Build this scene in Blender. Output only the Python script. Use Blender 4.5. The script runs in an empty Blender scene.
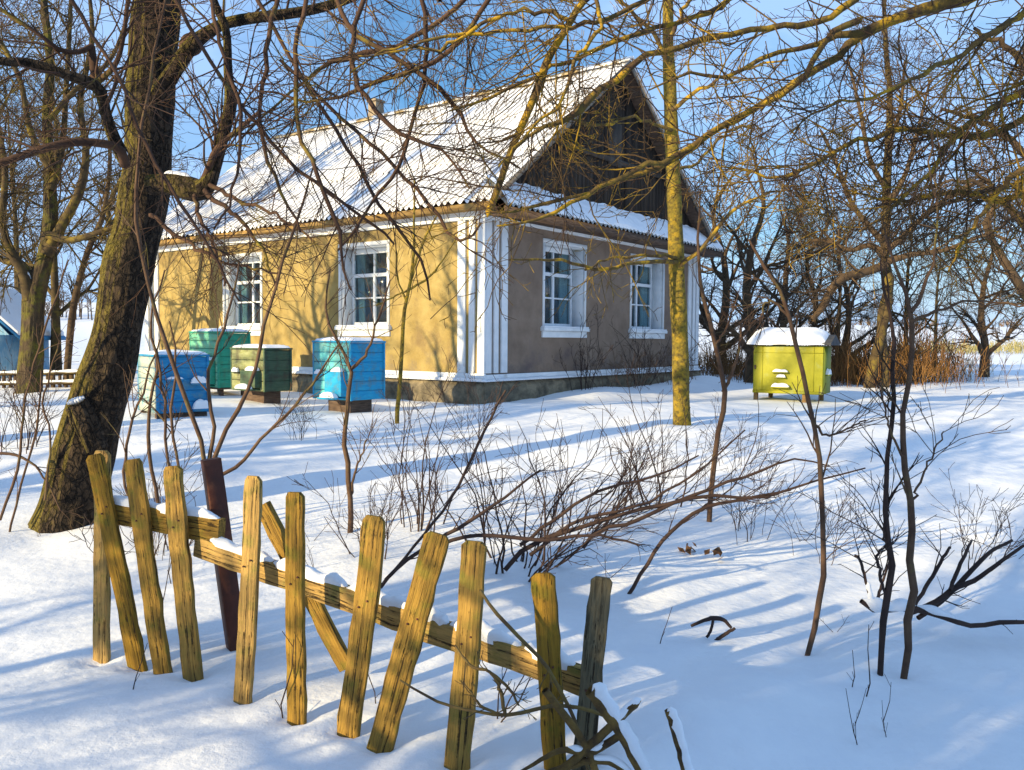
import bpy, bmesh, math, random
import numpy as np
from mathutils import Vector, Matrix
C = bpy.context.scene
col = C.collection
RX, RY = 1024, 770
# ---------------------------------------------------------------- camera, world, sun
F, PITCH, ROLL, CZ = 845.18, 0.0528, 0.0071, 1.6
cam_d = bpy.data.cameras.new('camera'); cam = bpy.data.objects.new('camera', cam_d); col.objects.link(cam)
cam_d.sensor_width = 36; cam_d.lens = 36 * F / RX; cam_d.clip_start = 0.05; cam_d.clip_end = 3000
cam.matrix_world = (Matrix.Translation((0, 0, CZ)) @ Matrix.Rotation(math.pi / 2 - PITCH, 4, 'X')
                    @ Matrix.Rotation(ROLL, 4, 'Z'))
C.camera = cam
C.render.resolution_x, C.render.resolution_y = RX, RY
AZ, EL = math.radians(52), math.radians(16)         # sun behind the camera to the left; shadows run to azimuth AZ
world = bpy.data.worlds.new('World'); C.world = world; world.use_nodes = True
nt = world.node_tree; nt.nodes.clear()
def N(t, ty, **kw):
    n = t.nodes.new(ty)
    for k, v in kw.items():
        if k in n.inputs: n.inputs[k].default_value = v
        else: setattr(n, k, v)
    return n
out = N(nt, 'ShaderNodeOutputWorld'); bg = N(nt, 'ShaderNodeBackground', Strength=0.095)
sky = N(nt, 'ShaderNodeTexSky'); sky.sky_type = 'NISHITA'; sky.sun_disc = False
sky.sun_elevation = EL; sky.sun_rotation = math.pi + AZ; sky.air_density = 1.0; sky.dust_density = 0.6; sky.ozone_density = 2.0
hs = N(nt, 'ShaderNodeHueSaturation', Saturation=1.7, Value=1.0)
tc = N(nt, 'ShaderNodeTexCoord'); mp = N(nt, 'ShaderNodeMapping'); mp.inputs['Scale'].default_value = (2.2, 2.2, 5.5)
mp.inputs['Location'].default_value = (0.4, 0.1, 0.3)
nz = N(nt, 'ShaderNodeTexNoise', Scale=1.3, Detail=6.0, Roughness=0.55)
rp = N(nt, 'ShaderNodeValToRGB'); rp.color_ramp.elements[0].position = 0.36; rp.color_ramp.elements[1].position = 0.54
rp.color_ramp.elements[0].color = (.30, .30, .30, 1); rp.color_ramp.elements[1].color = (.85, .85, .85, 1)
mx = N(nt, 'ShaderNodeMixRGB'); mx.inputs[2].default_value = (3.3, 5.0, 8.0, 1)
L = nt.links.new
L(tc.outputs['Generated'], mp.inputs[0]); L(mp.outputs[0], nz.inputs['Vector']); L(nz.outputs['Fac'], rp.inputs[0])
L(sky.outputs[0], hs.inputs['Color']); L(hs.outputs[0], mx.inputs[1]); L(rp.outputs[0], mx.inputs[0])
sz = N(nt, 'ShaderNodeSeparateXYZ'); L(tc.outputs['Generated'], sz.inputs[0])
mr = N(nt, 'ShaderNodeMapRange'); mr.inputs['From Min'].default_value = 0.0; mr.inputs['From Max'].default_value = 0.30; mr.inputs['To Min'].default_value = .85; mr.inputs['To Max'].default_value = 0.0
L(sz.outputs['Z'], mr.inputs['Value']); mm = N(nt, 'ShaderNodeMath', operation='MAXIMUM'); L(rp.outputs[0], mm.inputs[0]); L(mr.outputs[0], mm.inputs[1]); L(mm.outputs[0], mx.inputs[0])
L(mx.outputs[0], bg.inputs['Color']); L(bg.outputs[0], out.inputs[0])
sd = bpy.data.lights.new('sun', 'SUN'); sun = bpy.data.objects.new('sun', sd); col.objects.link(sun)
sd.energy = 5.0; sd.angle = math.radians(0.6); sd.color = (1.0, 0.80, 0.46)
sv = Vector((-math.sin(AZ) * math.cos(EL), -math.cos(AZ) * math.cos(EL), math.sin(EL)))
sun.rotation_euler = sv.to_track_quat('Z', 'Y').to_euler(); sun.location = (-20, -20, 20)
C.view_settings.view_transform = 'Standard'; C.view_settings.look = 'None'
C.view_settings.exposure = 0.72; C.view_settings.gamma = 1.0
C.cycles.max_bounces = 6

# ---------------------------------------------------------------- measuring helpers
rng = np.random.default_rng(7)
cp, sp_ = math.cos(PITCH), math.sin(PITCH); cr, sr = math.cos(ROLL), math.sin(ROLL)
def ray(px, py):
    X, Y = px - 512, py - 385
    x = X * cr + Y * sr; v = -X * sr + Y * cr            # undo the roll
    u = -v / F; x = x / F
    return (x, cp + u * sp_, -sp_ + u * cp)
def at(px, py, Y):
    r = ray(px, py); k = Y / r[1]
    return (r[0] * k, Y, CZ + r[2] * k)
def ss(a): a = np.clip(a, 0, 1); return a * a * (3 - 2 * a)
MOUNDS = []                                              # (x, y, radius, height): small drifts and wells round stems
def Gb(x, y):
    z = .57 * ss((y - 4.6) / 8.2)
    z = z + .10 * ss((y - 30) / 30)
    z = z + (6.8 + 5.5 * ss((-x - 5) / 60)) * ss((y - 55) / 230)
    z = z - .06 * ss((x - 6) / 10) * ss((30 - y) / 20)
    w = ss((y + 3) / 6); dm = 1 - .9 * np.exp(-((x + .9) ** 2 / 2.2 + (y - 3.5) ** 2 / 1.2))
    n_ = .035 * np.sin(.9 * x + .5 * y + .6 * np.sin(.7 * y)) * w + .02 * np.sin(2.1 * y - 1.1 * x + 1.3 * np.sin(.8 * x))
    n_ = n_ + .008 * np.sin(5.2 * y + 2.4 * x + 1.7 * np.sin(1.9 * x)) + .006 * np.sin(6.3 * x - 2.1 * y + 2 * np.sin(2.3 * y))
    z = z + n_ * dm - .012 * (1 - dm)
    z = z + .5 * np.sin(x / 37. + 1) * ss((y - 60) / 90)
    return z
def G(x, y):
    z = Gb(x, y)
    for (mx_, my_, r, h) in MOUNDS:
        z = z + h * np.exp(-((x - mx_) ** 2 + (y - my_) ** 2) / (r * r))
    return z
def gp(px, py):
    """where the pixel's ray meets the snow"""
    r = ray(px, py); lo, hi = 0.5, 400.0; t = lo
    while t < hi:
        x, y, z = r[0] * t, r[1] * t, CZ + r[2] * t
        if z < float(Gb(x, y)): break
        t *= 1.01
    return (r[0] * t, r[1] * t, float(G(r[0] * t, r[1] * t)))

# ---------------------------------------------------------------- materials
MATS = {}
def mat(name, c1, c2=None, scale=6.0, rough=.8, bump=.0, bscale=30., stretch=None, detail=5., lo=.35, hi=.65,
        c3=None, s3=2., lo3=.5, hi3=.62, spec=.3, bdist=.01):
    if name in MATS: return MATS[name]
    m = bpy.data.materials.new(name); m.use_nodes = True; t = m.node_tree
    b = t.nodes['Principled BSDF']; b.inputs['Roughness'].default_value = rough
    b.inputs['Specular IOR Level'].default_value = spec
    tc = N(t, 'ShaderNodeTexCoord'); mp = N(t, 'ShaderNodeMapping')
    if stretch: mp.inputs['Scale'].default_value = stretch
    t.links.new(tc.outputs['Object'], mp.inputs[0])
    colr = None
    if c2 is None:
        b.inputs['Base Color'].default_value = (*c1, 1)
    else:
        nz = N(t, 'ShaderNodeTexNoise', Scale=scale, Detail=detail, Roughness=.6)
        t.links.new(mp.outputs[0], nz.inputs['Vector'])
        rp = N(t, 'ShaderNodeValToRGB'); e = rp.color_ramp.elements
        e[0].position, e[1].position = lo, hi; e[0].color = (*c1, 1); e[1].color = (*c2, 1)
        t.links.new(nz.outputs['Fac'], rp.inputs[0]); colr = rp.outputs[0]
        if c3 is not None:
            n3 = N(t, 'ShaderNodeTexNoise', Scale=s3, Detail=6., Roughness=.65); t.links.new(tc.outputs['Object'], n3.inputs['Vector'])
            r3 = N(t, 'ShaderNodeValToRGB'); r3.color_ramp.elements[0].position = lo3; r3.color_ramp.elements[1].position = hi3
            t.links.new(n3.outputs['Fac'], r3.inputs[0])
            mx = N(t, 'ShaderNodeMixRGB'); mx.inputs[2].default_value = (*c3, 1)
            t.links.new(r3.outputs[0], mx.inputs[0]); t.links.new(colr, mx.inputs[1]); colr = mx.outputs[0]
        t.links.new(colr, b.inputs['Base Color'])
    if bump:
        nb = N(t, 'ShaderNodeTexNoise', Scale=bscale, Detail=6., Roughness=.6); t.links.new(mp.outputs[0], nb.inputs['Vector'])
        bp = N(t, 'ShaderNodeBump', Strength=bump, Distance=bdist)
        t.links.new(nb.outputs['Fac'], bp.inputs['Height']); t.links.new(bp.outputs[0], b.inputs['Normal'])
    MATS[name] = m
    return m
M_snow = mat('snow', (.82, .84, .87), (.88, .89, .90), 3., .7, .35, 22., bdist=.012, spec=.25)
def add_bump(m, scale, dist, strength=.6):
    t = m.node_tree; b = t.nodes['Principled BSDF']; old = b.inputs['Normal'].links[0].from_socket
    tc = N(t, 'ShaderNodeTexCoord'); nz = N(t, 'ShaderNodeTexNoise', Scale=scale, Detail=4.); t.links.new(tc.outputs['Object'], nz.inputs['Vector'])
    bp = N(t, 'ShaderNodeBump', Strength=strength, Distance=dist); t.links.new(nz.outputs['Fac'], bp.inputs['Height']); t.links.new(old, bp.inputs['Normal']); t.links.new(bp.outputs[0], b.inputs['Normal'])
add_bump(M_snow, 3.2, .10, .28); add_bump(M_snow, 120., .004, .3)
M_snowcap = mat('snow_cap', (.84, .86, .89), (.89, .90, .92), 9., .7, .3, 40., bdist=.008)
M_plaster_shaded = mat('plaster_shaded', (.20, .14, .10), (.28, .205, .15), 2.6, .92, .7, 45., detail=8., c3=(.15, .11, .095), s3=1.3, lo3=.55, hi3=.7, bdist=.015)  # same plaster as the long wall, with the gable's shade put into its colour
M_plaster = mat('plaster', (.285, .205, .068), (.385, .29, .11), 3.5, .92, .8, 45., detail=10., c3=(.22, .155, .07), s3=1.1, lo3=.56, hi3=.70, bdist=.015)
def stain(m, zlo, zhi, colr, amt=.9, scale=3.):
    t = m.node_tree; b = t.nodes['Principled BSDF']; src = b.inputs['Base Color'].links[0].from_socket
    tc = N(t, 'ShaderNodeTexCoord'); sx = N(t, 'ShaderNodeSeparateXYZ'); t.links.new(tc.outputs['Object'], sx.inputs[0])
    mr = N(t, 'ShaderNodeMapRange'); mr.inputs['From Min'].default_value = zlo; mr.inputs['From Max'].default_value = zhi; t.links.new(sx.outputs['Z'], mr.inputs['Value'])
    nz = N(t, 'ShaderNodeTexNoise', Scale=scale, Detail=9., Roughness=.72); t.links.new(tc.outputs['Object'], nz.inputs['Vector'])
    a = N(t, 'ShaderNodeMath', operation='MULTIPLY_ADD'); a.inputs[1].default_value = .22; t.links.new(mr.outputs[0], a.inputs[0]); t.links.new(nz.outputs['Fac'], a.inputs[2])
    rp = N(t, 'ShaderNodeValToRGB'); rp.color_ramp.elements[0].position = .60; rp.color_ramp.elements[1].position = .74; rp.color_ramp.elements[1].color = (amt, amt, amt, 1); t.links.new(a.outputs[0], rp.inputs[0])
    mx = N(t, 'ShaderNodeMixRGB'); mx.inputs[2].default_value = (*colr, 1); t.links.new(rp.outputs[0], mx.inputs[0]); t.links.new(src, mx.inputs[1]); t.links.new(mx.outputs[0], b.inputs['Base Color'])
stain(M_plaster, 1.9, 2.65, (.17, .125, .06), .75, 4.); stain(M_plaster, .55, 0., (.20, .16, .11), .6, 3.); stain(M_plaster_shaded, .6, 0., (.12, .095, .085), .6, 3.)
M_white = mat('limewash', (.70, .74, .76), (.82, .84, .85), 5., .8, .25, 30., c3=(.52, .52, .50), s3=3., lo3=.6, hi3=.75)
M_found = mat('foundation_stone', (.10, .085, .06), (.28, .23, .15), 5., .95, 1., 14., bdist=.04)
M_fascia = mat('fascia_board', (.22, .13, .045), (.40, .26, .09), 5., .85, .4, 30., stretch=(1, 1, 6))
M_brownboard = mat('brown_board', (.07, .045, .032), (.15, .10, .07), 6., .85, .4, 30., stretch=(1, 1, 8))
M_gable = mat('gable_boards', (.014, .010, .008), (.055, .040, .028), 7., .9, .6, 30., stretch=(1, 1, .12))
M_asb = mat('asbestos', (.30, .29, .28), (.42, .41, .38), 6., .9, .3, 40.)
M_ridge = mat('ridge_board', (.28, .20, .09), (.42, .33, .18), 5., .9, .4, 20., c3=(.85, .87, .9), s3=2.5, lo3=.5, hi3=.55)
M_brick = mat('chimney_brick', (.20, .15, .10), (.36, .29, .20), 8., .9, .5, 30.)
M_frame = mat('window_paint', (.66, .70, .73), (.78, .81, .83), 12., .6)
M_dark = mat('dark_interior', (.012, .013, .015))
M_curtain = mat('curtain', (.45, .50, .52), (.75, .80, .80), 6., .9, stretch=(6, 6, .5))
def glass():
    m = bpy.data.materials.new('window_glass'); m.use_nodes = True; t = m.node_tree; t.nodes.remove(t.nodes['Principled BSDF']); o = t.nodes['Material Output']
    tr = N(t, 'ShaderNodeBsdfTransparent'); tr.inputs[0].default_value = (.62, .74, .76, 1); gl = N(t, 'ShaderNodeBsdfGlossy', Roughness=.05); gl.inputs[0].default_value = (.9, .95, 1, 1)
    tc = N(t, 'ShaderNodeTexCoord'); nz = N(t, 'ShaderNodeTexNoise', Scale=2.5); t.links.new(tc.outputs['Object'], nz.inputs['Vector']); bp = N(t, 'ShaderNodeBump', Strength=.3, Distance=.02); t.links.new(nz.outputs['Fac'], bp.inputs['Height']); t.links.new(bp.outputs[0], gl.inputs['Normal'])
    mx = N(t, 'ShaderNodeMixShader'); mx.inputs[0].default_value = .10; t.links.new(tr.outputs[0], mx.inputs[1]); t.links.new(gl.outputs[0], mx.inputs[2]); t.links.new(mx.outputs[0], o.inputs['Surface'])
    return m
M_glass = glass()
M_picket = mat('weathered_picket', (.44, .255, .035), (.15, .085, .018), 75., .9, 1., 90., stretch=(1, 1, .05), detail=10., lo=.42, hi=.74,
               c3=(.22, .19, .022), s3=10., lo3=.50, hi3=.70, bdist=.012)
def cracks(m, scale=130., st=(1, 1, .018), colr=(.025, .014, .006), lo=.60, hi=.66, amt=.9):
    t = m.node_tree; b = t.nodes['Principled BSDF']; src = b.inputs['Base Color'].links[0].from_socket
    tc = N(t, 'ShaderNodeTexCoord'); mp = N(t, 'ShaderNodeMapping'); mp.inputs['Scale'].default_value = st; t.links.new(tc.outputs['Object'], mp.inputs[0])
    nz = N(t, 'ShaderNodeTexNoise', Scale=scale, Detail=3., Roughness=.5); t.links.new(mp.outputs[0], nz.inputs['Vector'])
    n2 = N(t, 'ShaderNodeTexNoise', Scale=40., Detail=8., Roughness=.75); t.links.new(tc.outputs['Object'], n2.inputs['Vector'])
    ad = N(t, 'ShaderNodeMath', operation='MULTIPLY_ADD'); ad.inputs[1].default_value = .35; t.links.new(n2.outputs['Fac'], ad.inputs[0]); t.links.new(nz.outputs['Fac'], ad.inputs[2])
    rp = N(t, 'ShaderNodeValToRGB'); rp.color_ramp.elements[0].position = lo + .16; rp.color_ramp.elements[1].position = hi + .18; rp.color_ramp.elements[1].color = (amt, amt, amt, 1); t.links.new(ad.outputs[0], rp.inputs[0])
    oi = N(t, 'ShaderNodeObjectInfo'); m1 = N(t, 'ShaderNodeMapRange'); m1.inputs['To Min'].default_value = .68; m1.inputs['To Max'].default_value = 1.12; t.links.new(oi.outputs['Random'], m1.inputs['Value'])
    m2 = N(t, 'ShaderNodeMapRange'); m2.inputs['To Min'].default_value = 1.02; m2.inputs['To Max'].default_value = .86; t.links.new(oi.outputs['Random'], m2.inputs['Value'])
    hv = N(t, 'ShaderNodeHueSaturation'); t.links.new(src, hv.inputs['Color']); t.links.new(m1.outputs[0], hv.inputs['Value']); t.links.new(m2.outputs[0], hv.inputs['Saturation']); src = hv.outputs[0]
    mx = N(t, 'ShaderNodeMixRGB'); mx.inputs[2].default_value = (*colr, 1); t.links.new(rp.outputs[0], mx.inputs[0]); t.links.new(src, mx.inputs[1]); t.links.new(mx.outputs[0], b.inputs['Base Color'])
    iv = N(t, 'ShaderNodeMath', operation='SUBTRACT'); iv.inputs[0].default_value = 1.; t.links.new(rp.outputs[0], iv.inputs[1])
    bp = N(t, 'ShaderNodeBump', Strength=1., Distance=.006); t.links.new(iv.outputs[0], bp.inputs['Height']); t.links.new(b.inputs['Normal'].links[0].from_socket, bp.inputs['Normal']); t.links.new(bp.outputs[0], b.inputs['Normal'])
cracks(M_picket)
M_picket_grey = mat('grey_picket', (.17, .14, .075), (.04, .035, .02), 55., .9, 1., 80., stretch=(1, 1, .06), detail=9., lo=.42, hi=.64, bdist=.012)
cracks(M_picket_grey)
M_rail = mat('weathered_rail', (.27, .18, .04), (.09, .06, .02), 14., .9, 1., 24., stretch=(.14, 1, 1), detail=8., lo=.42, hi=.62,
             c3=(.18, .19, .03), s3=6., lo3=.5, hi3=.66, bdist=.012)
M_post = mat('rusty_post', (.10, .030, .018), (.055, .02, .014), 7., .6, .25, 30., c3=(.16, .06, .03), s3=5.)
M_bark = mat('old_bark', (.030, .021, .014), (.085, .060, .034), 9., .95, 1., 14., stretch=(1, 1, .45), detail=8.,
             c3=(.115, .105, .018), s3=3.2, lo3=.46, hi3=.62, bdist=.05)
M_moss = mat('mossy_bark', (.20, .15, .022), (.055, .04, .018), 22., .95, 1., 40., detail=8., c3=(.30, .20, .02), s3=14., lo3=.5, hi3=.60, bdist=.015, lo=.42, hi=.68)
def old_bark_lit_moss():  # mossy olive on the left-facing side, its sunlit look put into the colour
    m = mat('old_bark_lit_moss_side', (.022, .015, .010), (.080, .055, .034), 16., .95, 1., 30., stretch=(1, 1, .4), detail=9., bdist=.05); t = m.node_tree
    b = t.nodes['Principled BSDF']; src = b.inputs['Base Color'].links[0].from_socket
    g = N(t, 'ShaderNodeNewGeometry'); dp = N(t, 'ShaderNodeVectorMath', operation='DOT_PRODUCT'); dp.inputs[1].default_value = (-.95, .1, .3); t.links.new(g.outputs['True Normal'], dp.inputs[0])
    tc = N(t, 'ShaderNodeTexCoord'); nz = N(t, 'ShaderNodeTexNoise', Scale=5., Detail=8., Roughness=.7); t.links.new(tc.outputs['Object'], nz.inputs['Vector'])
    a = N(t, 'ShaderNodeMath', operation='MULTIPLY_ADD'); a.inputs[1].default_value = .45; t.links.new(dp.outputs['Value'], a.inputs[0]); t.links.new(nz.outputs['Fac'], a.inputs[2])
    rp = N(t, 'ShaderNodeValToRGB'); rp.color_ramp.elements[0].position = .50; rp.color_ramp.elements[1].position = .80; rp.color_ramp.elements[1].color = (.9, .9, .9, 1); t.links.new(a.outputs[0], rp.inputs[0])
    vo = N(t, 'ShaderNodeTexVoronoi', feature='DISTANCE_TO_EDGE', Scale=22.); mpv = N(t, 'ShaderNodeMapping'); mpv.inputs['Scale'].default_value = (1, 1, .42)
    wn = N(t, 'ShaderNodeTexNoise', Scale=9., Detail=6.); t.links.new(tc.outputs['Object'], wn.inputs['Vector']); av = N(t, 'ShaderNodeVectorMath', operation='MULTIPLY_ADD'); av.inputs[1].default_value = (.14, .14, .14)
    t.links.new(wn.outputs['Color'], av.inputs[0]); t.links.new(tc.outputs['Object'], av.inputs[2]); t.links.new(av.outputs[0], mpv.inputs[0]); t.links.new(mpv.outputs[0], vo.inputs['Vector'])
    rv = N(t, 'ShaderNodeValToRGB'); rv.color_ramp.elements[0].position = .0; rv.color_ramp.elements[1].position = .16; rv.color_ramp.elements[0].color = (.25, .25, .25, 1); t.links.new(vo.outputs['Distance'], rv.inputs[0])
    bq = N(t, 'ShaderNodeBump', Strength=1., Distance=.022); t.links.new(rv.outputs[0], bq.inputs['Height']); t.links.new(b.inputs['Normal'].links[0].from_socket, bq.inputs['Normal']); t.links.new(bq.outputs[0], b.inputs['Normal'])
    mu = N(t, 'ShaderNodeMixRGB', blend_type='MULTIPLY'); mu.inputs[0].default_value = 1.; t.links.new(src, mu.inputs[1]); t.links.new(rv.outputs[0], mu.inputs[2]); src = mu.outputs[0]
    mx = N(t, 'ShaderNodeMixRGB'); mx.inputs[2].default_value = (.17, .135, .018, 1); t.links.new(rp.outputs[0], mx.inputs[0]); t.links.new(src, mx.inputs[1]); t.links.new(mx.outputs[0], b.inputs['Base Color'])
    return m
M_bark_t = old_bark_lit_moss()
M_lichen = mat('lichen_branch', (.07, .042, .024), (.17, .125, .030), 12., .95, .8, 40., c3=(.42, .26, .02), s3=6., lo3=.50, hi3=.60)
M_bg = mat('far_bark', (.038, .026, .016), (.100, .070, .028), 5., .95, .4, 20., c3=(.17, .125, .022), s3=3.5, lo3=.52, hi3=.64)
M_bgdark = mat('far_dark_bark', (.050, .033, .020), (.115, .075, .042), 5., .95, .3, 20.)
M_twig = mat('red_brown_twig', (.085, .042, .028), (.16, .085, .045), 6., .8, spec=.35)
M_shrub = mat('shrub_stem', (.026, .015, .013), (.062, .035, .025), 5., .8, spec=.35)
M_sap = mat('sapling_bark', (.065, .036, .024), (.13, .078, .045), 9., .85, .4, 40., c3=(.16, .14, .04), s3=4., lo3=.55, hi3=.7)
M_grass = mat('dry_grass', (.14, .06, .018), (.30, .16, .05), 1.5, .9)
M_leaf = mat('dead_leaf', (.11, .05, .02), (.20, .10, .04), 30., .8)

# ---------------------------------------------------------------- object helpers
def link(o, parent=None):
    col.objects.link(o)
    if parent is not None: o.parent = parent
    return o
def tag(o, label=None, cat=None, group=None, kind=None):
    if label: o['label'] = label
    if cat: o['category'] = cat
    if group: o['group'] = group
    if kind: o['kind'] = kind
    return o
def empty(name, loc=(0, 0, 0), rz=0., label=None, cat=None, group=None):
    o = bpy.data.objects.new(name, None); o.empty_display_size = .2; o.location = loc; o.rotation_euler = (0, 0, rz)
    link(o); return tag(o, label, cat, group)
class MB:
    """collects vertices and faces for one mesh"""
    def __init__(s): s.v = []; s.f = []; s.n = 0
    def raw(s, V, Fc):
        V = np.asarray(V, float).reshape(-1, 3); s.v.append(V); Fc = np.asarray(Fc, int)
        s.f.append(Fc + s.n); s.n += len(V); return s
    def quad(s, a, b, c, d): return s.raw([a, b, c, d], [[0, 1, 2, 3]])
    def box(s, x0, x1, y0, y1, z0, z1):
        V = [(x, y, z) for z in (z0, z1) for y in (y0, y1) for x in (x0, x1)]
        return s.raw(V, [[0, 2, 3, 1], [4, 5, 7, 6], [0, 1, 5, 4], [2, 6, 7, 3], [0, 4, 6, 2], [1, 3, 7, 5]])
    def hexa(s, V):  # 8 points: bottom 4 ccw, top 4 ccw
        return s.raw(V, [[3, 2, 1, 0], [4, 5, 6, 7], [0, 1, 5, 4], [1, 2, 6, 5], [2, 3, 7, 6], [3, 0, 4, 7]])
    def tubes(s, P, R, ns=3):
        """P (n,k,3) R (n,k): n tubes at once"""
        P = np.asarray(P, float); R = np.asarray(R, float)
        if len(P) == 0: return s
        T = np.gradient(P, axis=1); T /= np.linalg.norm(T, axis=2, keepdims=True) + 1e-9
        mt = np.abs(T.mean(axis=1)); ref = np.zeros((len(P), 3)); ref[np.arange(len(P)), mt.argmin(axis=1)] = 1
        ref = np.broadcast_to(ref[:, None, :], P.shape)
        U = np.cross(T, ref); U /= np.linalg.norm(U, axis=2, keepdims=True) + 1e-9; V = np.cross(T, U)
        a = np.arange(ns) * 2 * np.pi / ns
        X = P[:, :, None, :] + R[:, :, None, None] * (np.cos(a)[None, None, :, None] * U[:, :, None, :] + np.sin(a)[None, None, :, None] * V[:, :, None, :])
        n, k = P.shape[:2]
        idx = np.arange(n * k * ns).reshape(n, k, ns)
        A = idx[:, :-1, :]; B = idx[:, 1:, :]
        Q = np.stack([A, np.roll(A, -1, 2), np.roll(B, -1, 2), B], -1).reshape(-1, 4)
        return s.raw(X.reshape(-1, 3), Q)
    def each(s, name, m, parent=None, **kw):
        for V, F_ in zip(s.v, s.f):
            q = MB(); q.v = [V]; q.f = [F_ - F_.min()]; q.n = len(V); o = q.build(name, m, parent, **kw)
        return o
    def build(s, name, m, parent=None, smooth=False, bevel=0., **kw):
        me = bpy.data.meshes.new(name)
        V = np.concatenate(s.v); 
        sizes = [len(f[0]) if f.ndim == 2 else 0 for f in s.f]
        loops = np.concatenate([f.reshape(-1) for f in s.f]); tot = np.concatenate([np.full(len(f), k) for f, k in zip(s.f, sizes)])
        me.vertices.add(len(V)); me.vertices.foreach_set('co', V.reshape(-1))
        me.loops.add(len(loops)); me.loops.foreach_set('vertex_index', loops.astype(np.int32))
        me.polygons.add(len(tot)); st = np.concatenate([[0], np.cumsum(tot)[:-1]])
        me.polygons.foreach_set('loop_start', st.astype(np.int32)); me.polygons.foreach_set('loop_total', tot.astype(np.int32))
        if smooth: me.polygons.foreach_set('use_smooth', np.ones(len(tot), bool))
        me.update(calc_edges=True); me.validate()
        me.materials.append(m)
        o = bpy.data.objects.new(name, me); link(o, parent)
        if bevel:
            b = o.modifiers.new('bevel', 'BEVEL'); b.width = bevel; b.segments = 2; b.limit_method = 'ANGLE'
        return tag(o, **kw) if kw else o

# ---------------------------------------------------------------- branch growing
def nrm(v): return v / (np.linalg.norm(v, axis=-1, keepdims=True) + 1e-9)
def resample(pts, K, jit=0., rg=rng):
    """Catmull-Rom through traced points; pts (n,4): x y z r"""
    P = np.asarray(pts, float); n = len(P)
    if n == 2: P = np.array([P[0], P[0] * .67 + P[1] * .33, P[0] * .33 + P[1] * .67, P[1]]); n = 4
    E = np.vstack([2 * P[0] - P[1], P, 2 * P[-1] - P[-2]])
    seg = np.linalg.norm(np.diff(P[:, :3], axis=0), axis=1); cum = np.concatenate([[0], np.cumsum(seg)]); t = np.linspace(0, cum[-1], K)
    o = []
    for u in t:
        i = min(np.searchsorted(cum, u, side='right') - 1, n - 2); i = max(i, 0); w = (u - cum[i]) / (seg[i] + 1e-9)
        a, b, c, d = E[i], E[i + 1], E[i + 2], E[i + 3]
        o.append(.5 * (2 * b + (c - a) * w + (2 * a - 5 * b + 4 * c - d) * w * w + (3 * b - a - 3 * c + d) * w ** 3))
    o = np.array(o); o[:, 3] = np.maximum(o[:, 3], .0012)
    if jit:
        j = rg.normal(size=(K, 3)) * jit; j[0] = 0; o[:, :3] += j
    return o[:, :3], o[:, 3]
def limb(trace, d0, d1=None, K=18, jit=.0, wscale=1.):
    """trace: (px,py,width_px) list; depth runs d0..d1 along it"""
    d1 = d0 if d1 is None else d1; n = len(trace); pts = []
    w = trace[0][2]
    for i, q in enumerate(trace):
        d = d0 + (d1 - d0) * i / (n - 1); x, y, z = at(q[0], q[1], d)
        if len(q) > 2: w = q[2]
        pts.append((x, y, z, .5 * w * wscale * d / F))
    return resample(pts, K, jit)
def spawn(P, R, m, length, ang=(.5, 1.1), grav=0., wig=.16, K=6, ratio=.6, tip=.0018, f0=.15, f1=1., lvar=.45, taperlen=.5, rg=rng, rmax=1e9, flat=0.):
    n, k = P.shape[:2]
    if n == 0: return P, R
    P_ = np.repeat(P, m, 0); R_ = np.repeat(R, m, 0); n = len(P_)
    f = rg.uniform(f0, f1, n); u = f * (k - 1); i = np.minimum(u.astype(int), k - 2); w = (u - i)[:, None]; ar = np.arange(n)
    S = P_[ar, i] * (1 - w) + P_[ar, i + 1] * w; rad = R_[ar, i] * (1 - w[:, 0]) + R_[ar, i + 1] * w[:, 0]
    T = nrm(P_[ar, i + 1] - P_[ar, i]); rnd = rg.normal(size=(n, 3)); rnd[:, 2] *= (1 - flat); pr = nrm(rnd - T * (rnd * T).sum(1, keepdims=True))
    a = rg.uniform(ang[0], ang[1], n)[:, None]
    D = nrm(T * np.cos(a) + pr * np.sin(a))
    Ln = length * (1 - taperlen * f) * rg.uniform(1 - lvar, 1 + lvar, n)
    r0 = np.minimum(np.maximum(rad * ratio, tip), rmax)
    O = [S]
    for j in range(K - 1):
        O.append(O[-1] + D * (Ln / (K - 1))[:, None])
        D = nrm(D + rg.normal(size=(n, 3)) * wig + np.array([0, 0, grav]))
    O = np.stack(O, 1)
    tt = np.linspace(0, 1, K)[None, :]
    RR = r0[:, None] * (1 - tt) + tip * tt
    return O, RR
def foliage(mb, P, R, spec, tip=.0018, rg=rng):
    """spec: list of dict(m,length,...) levels; adds every level's tubes to mb"""
    for i, s in enumerate(spec):
        s = dict(s); ns = s.pop('ns', 3); s.setdefault('tip', tip)
        P, R = spawn(P, R, rg=rg, **s); mb.tubes(P, R, ns)
    return P, R
def stack(ls):
    return np.stack([l[0] for l in ls]), np.stack([l[1] for l in ls])

exec_order = []
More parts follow.
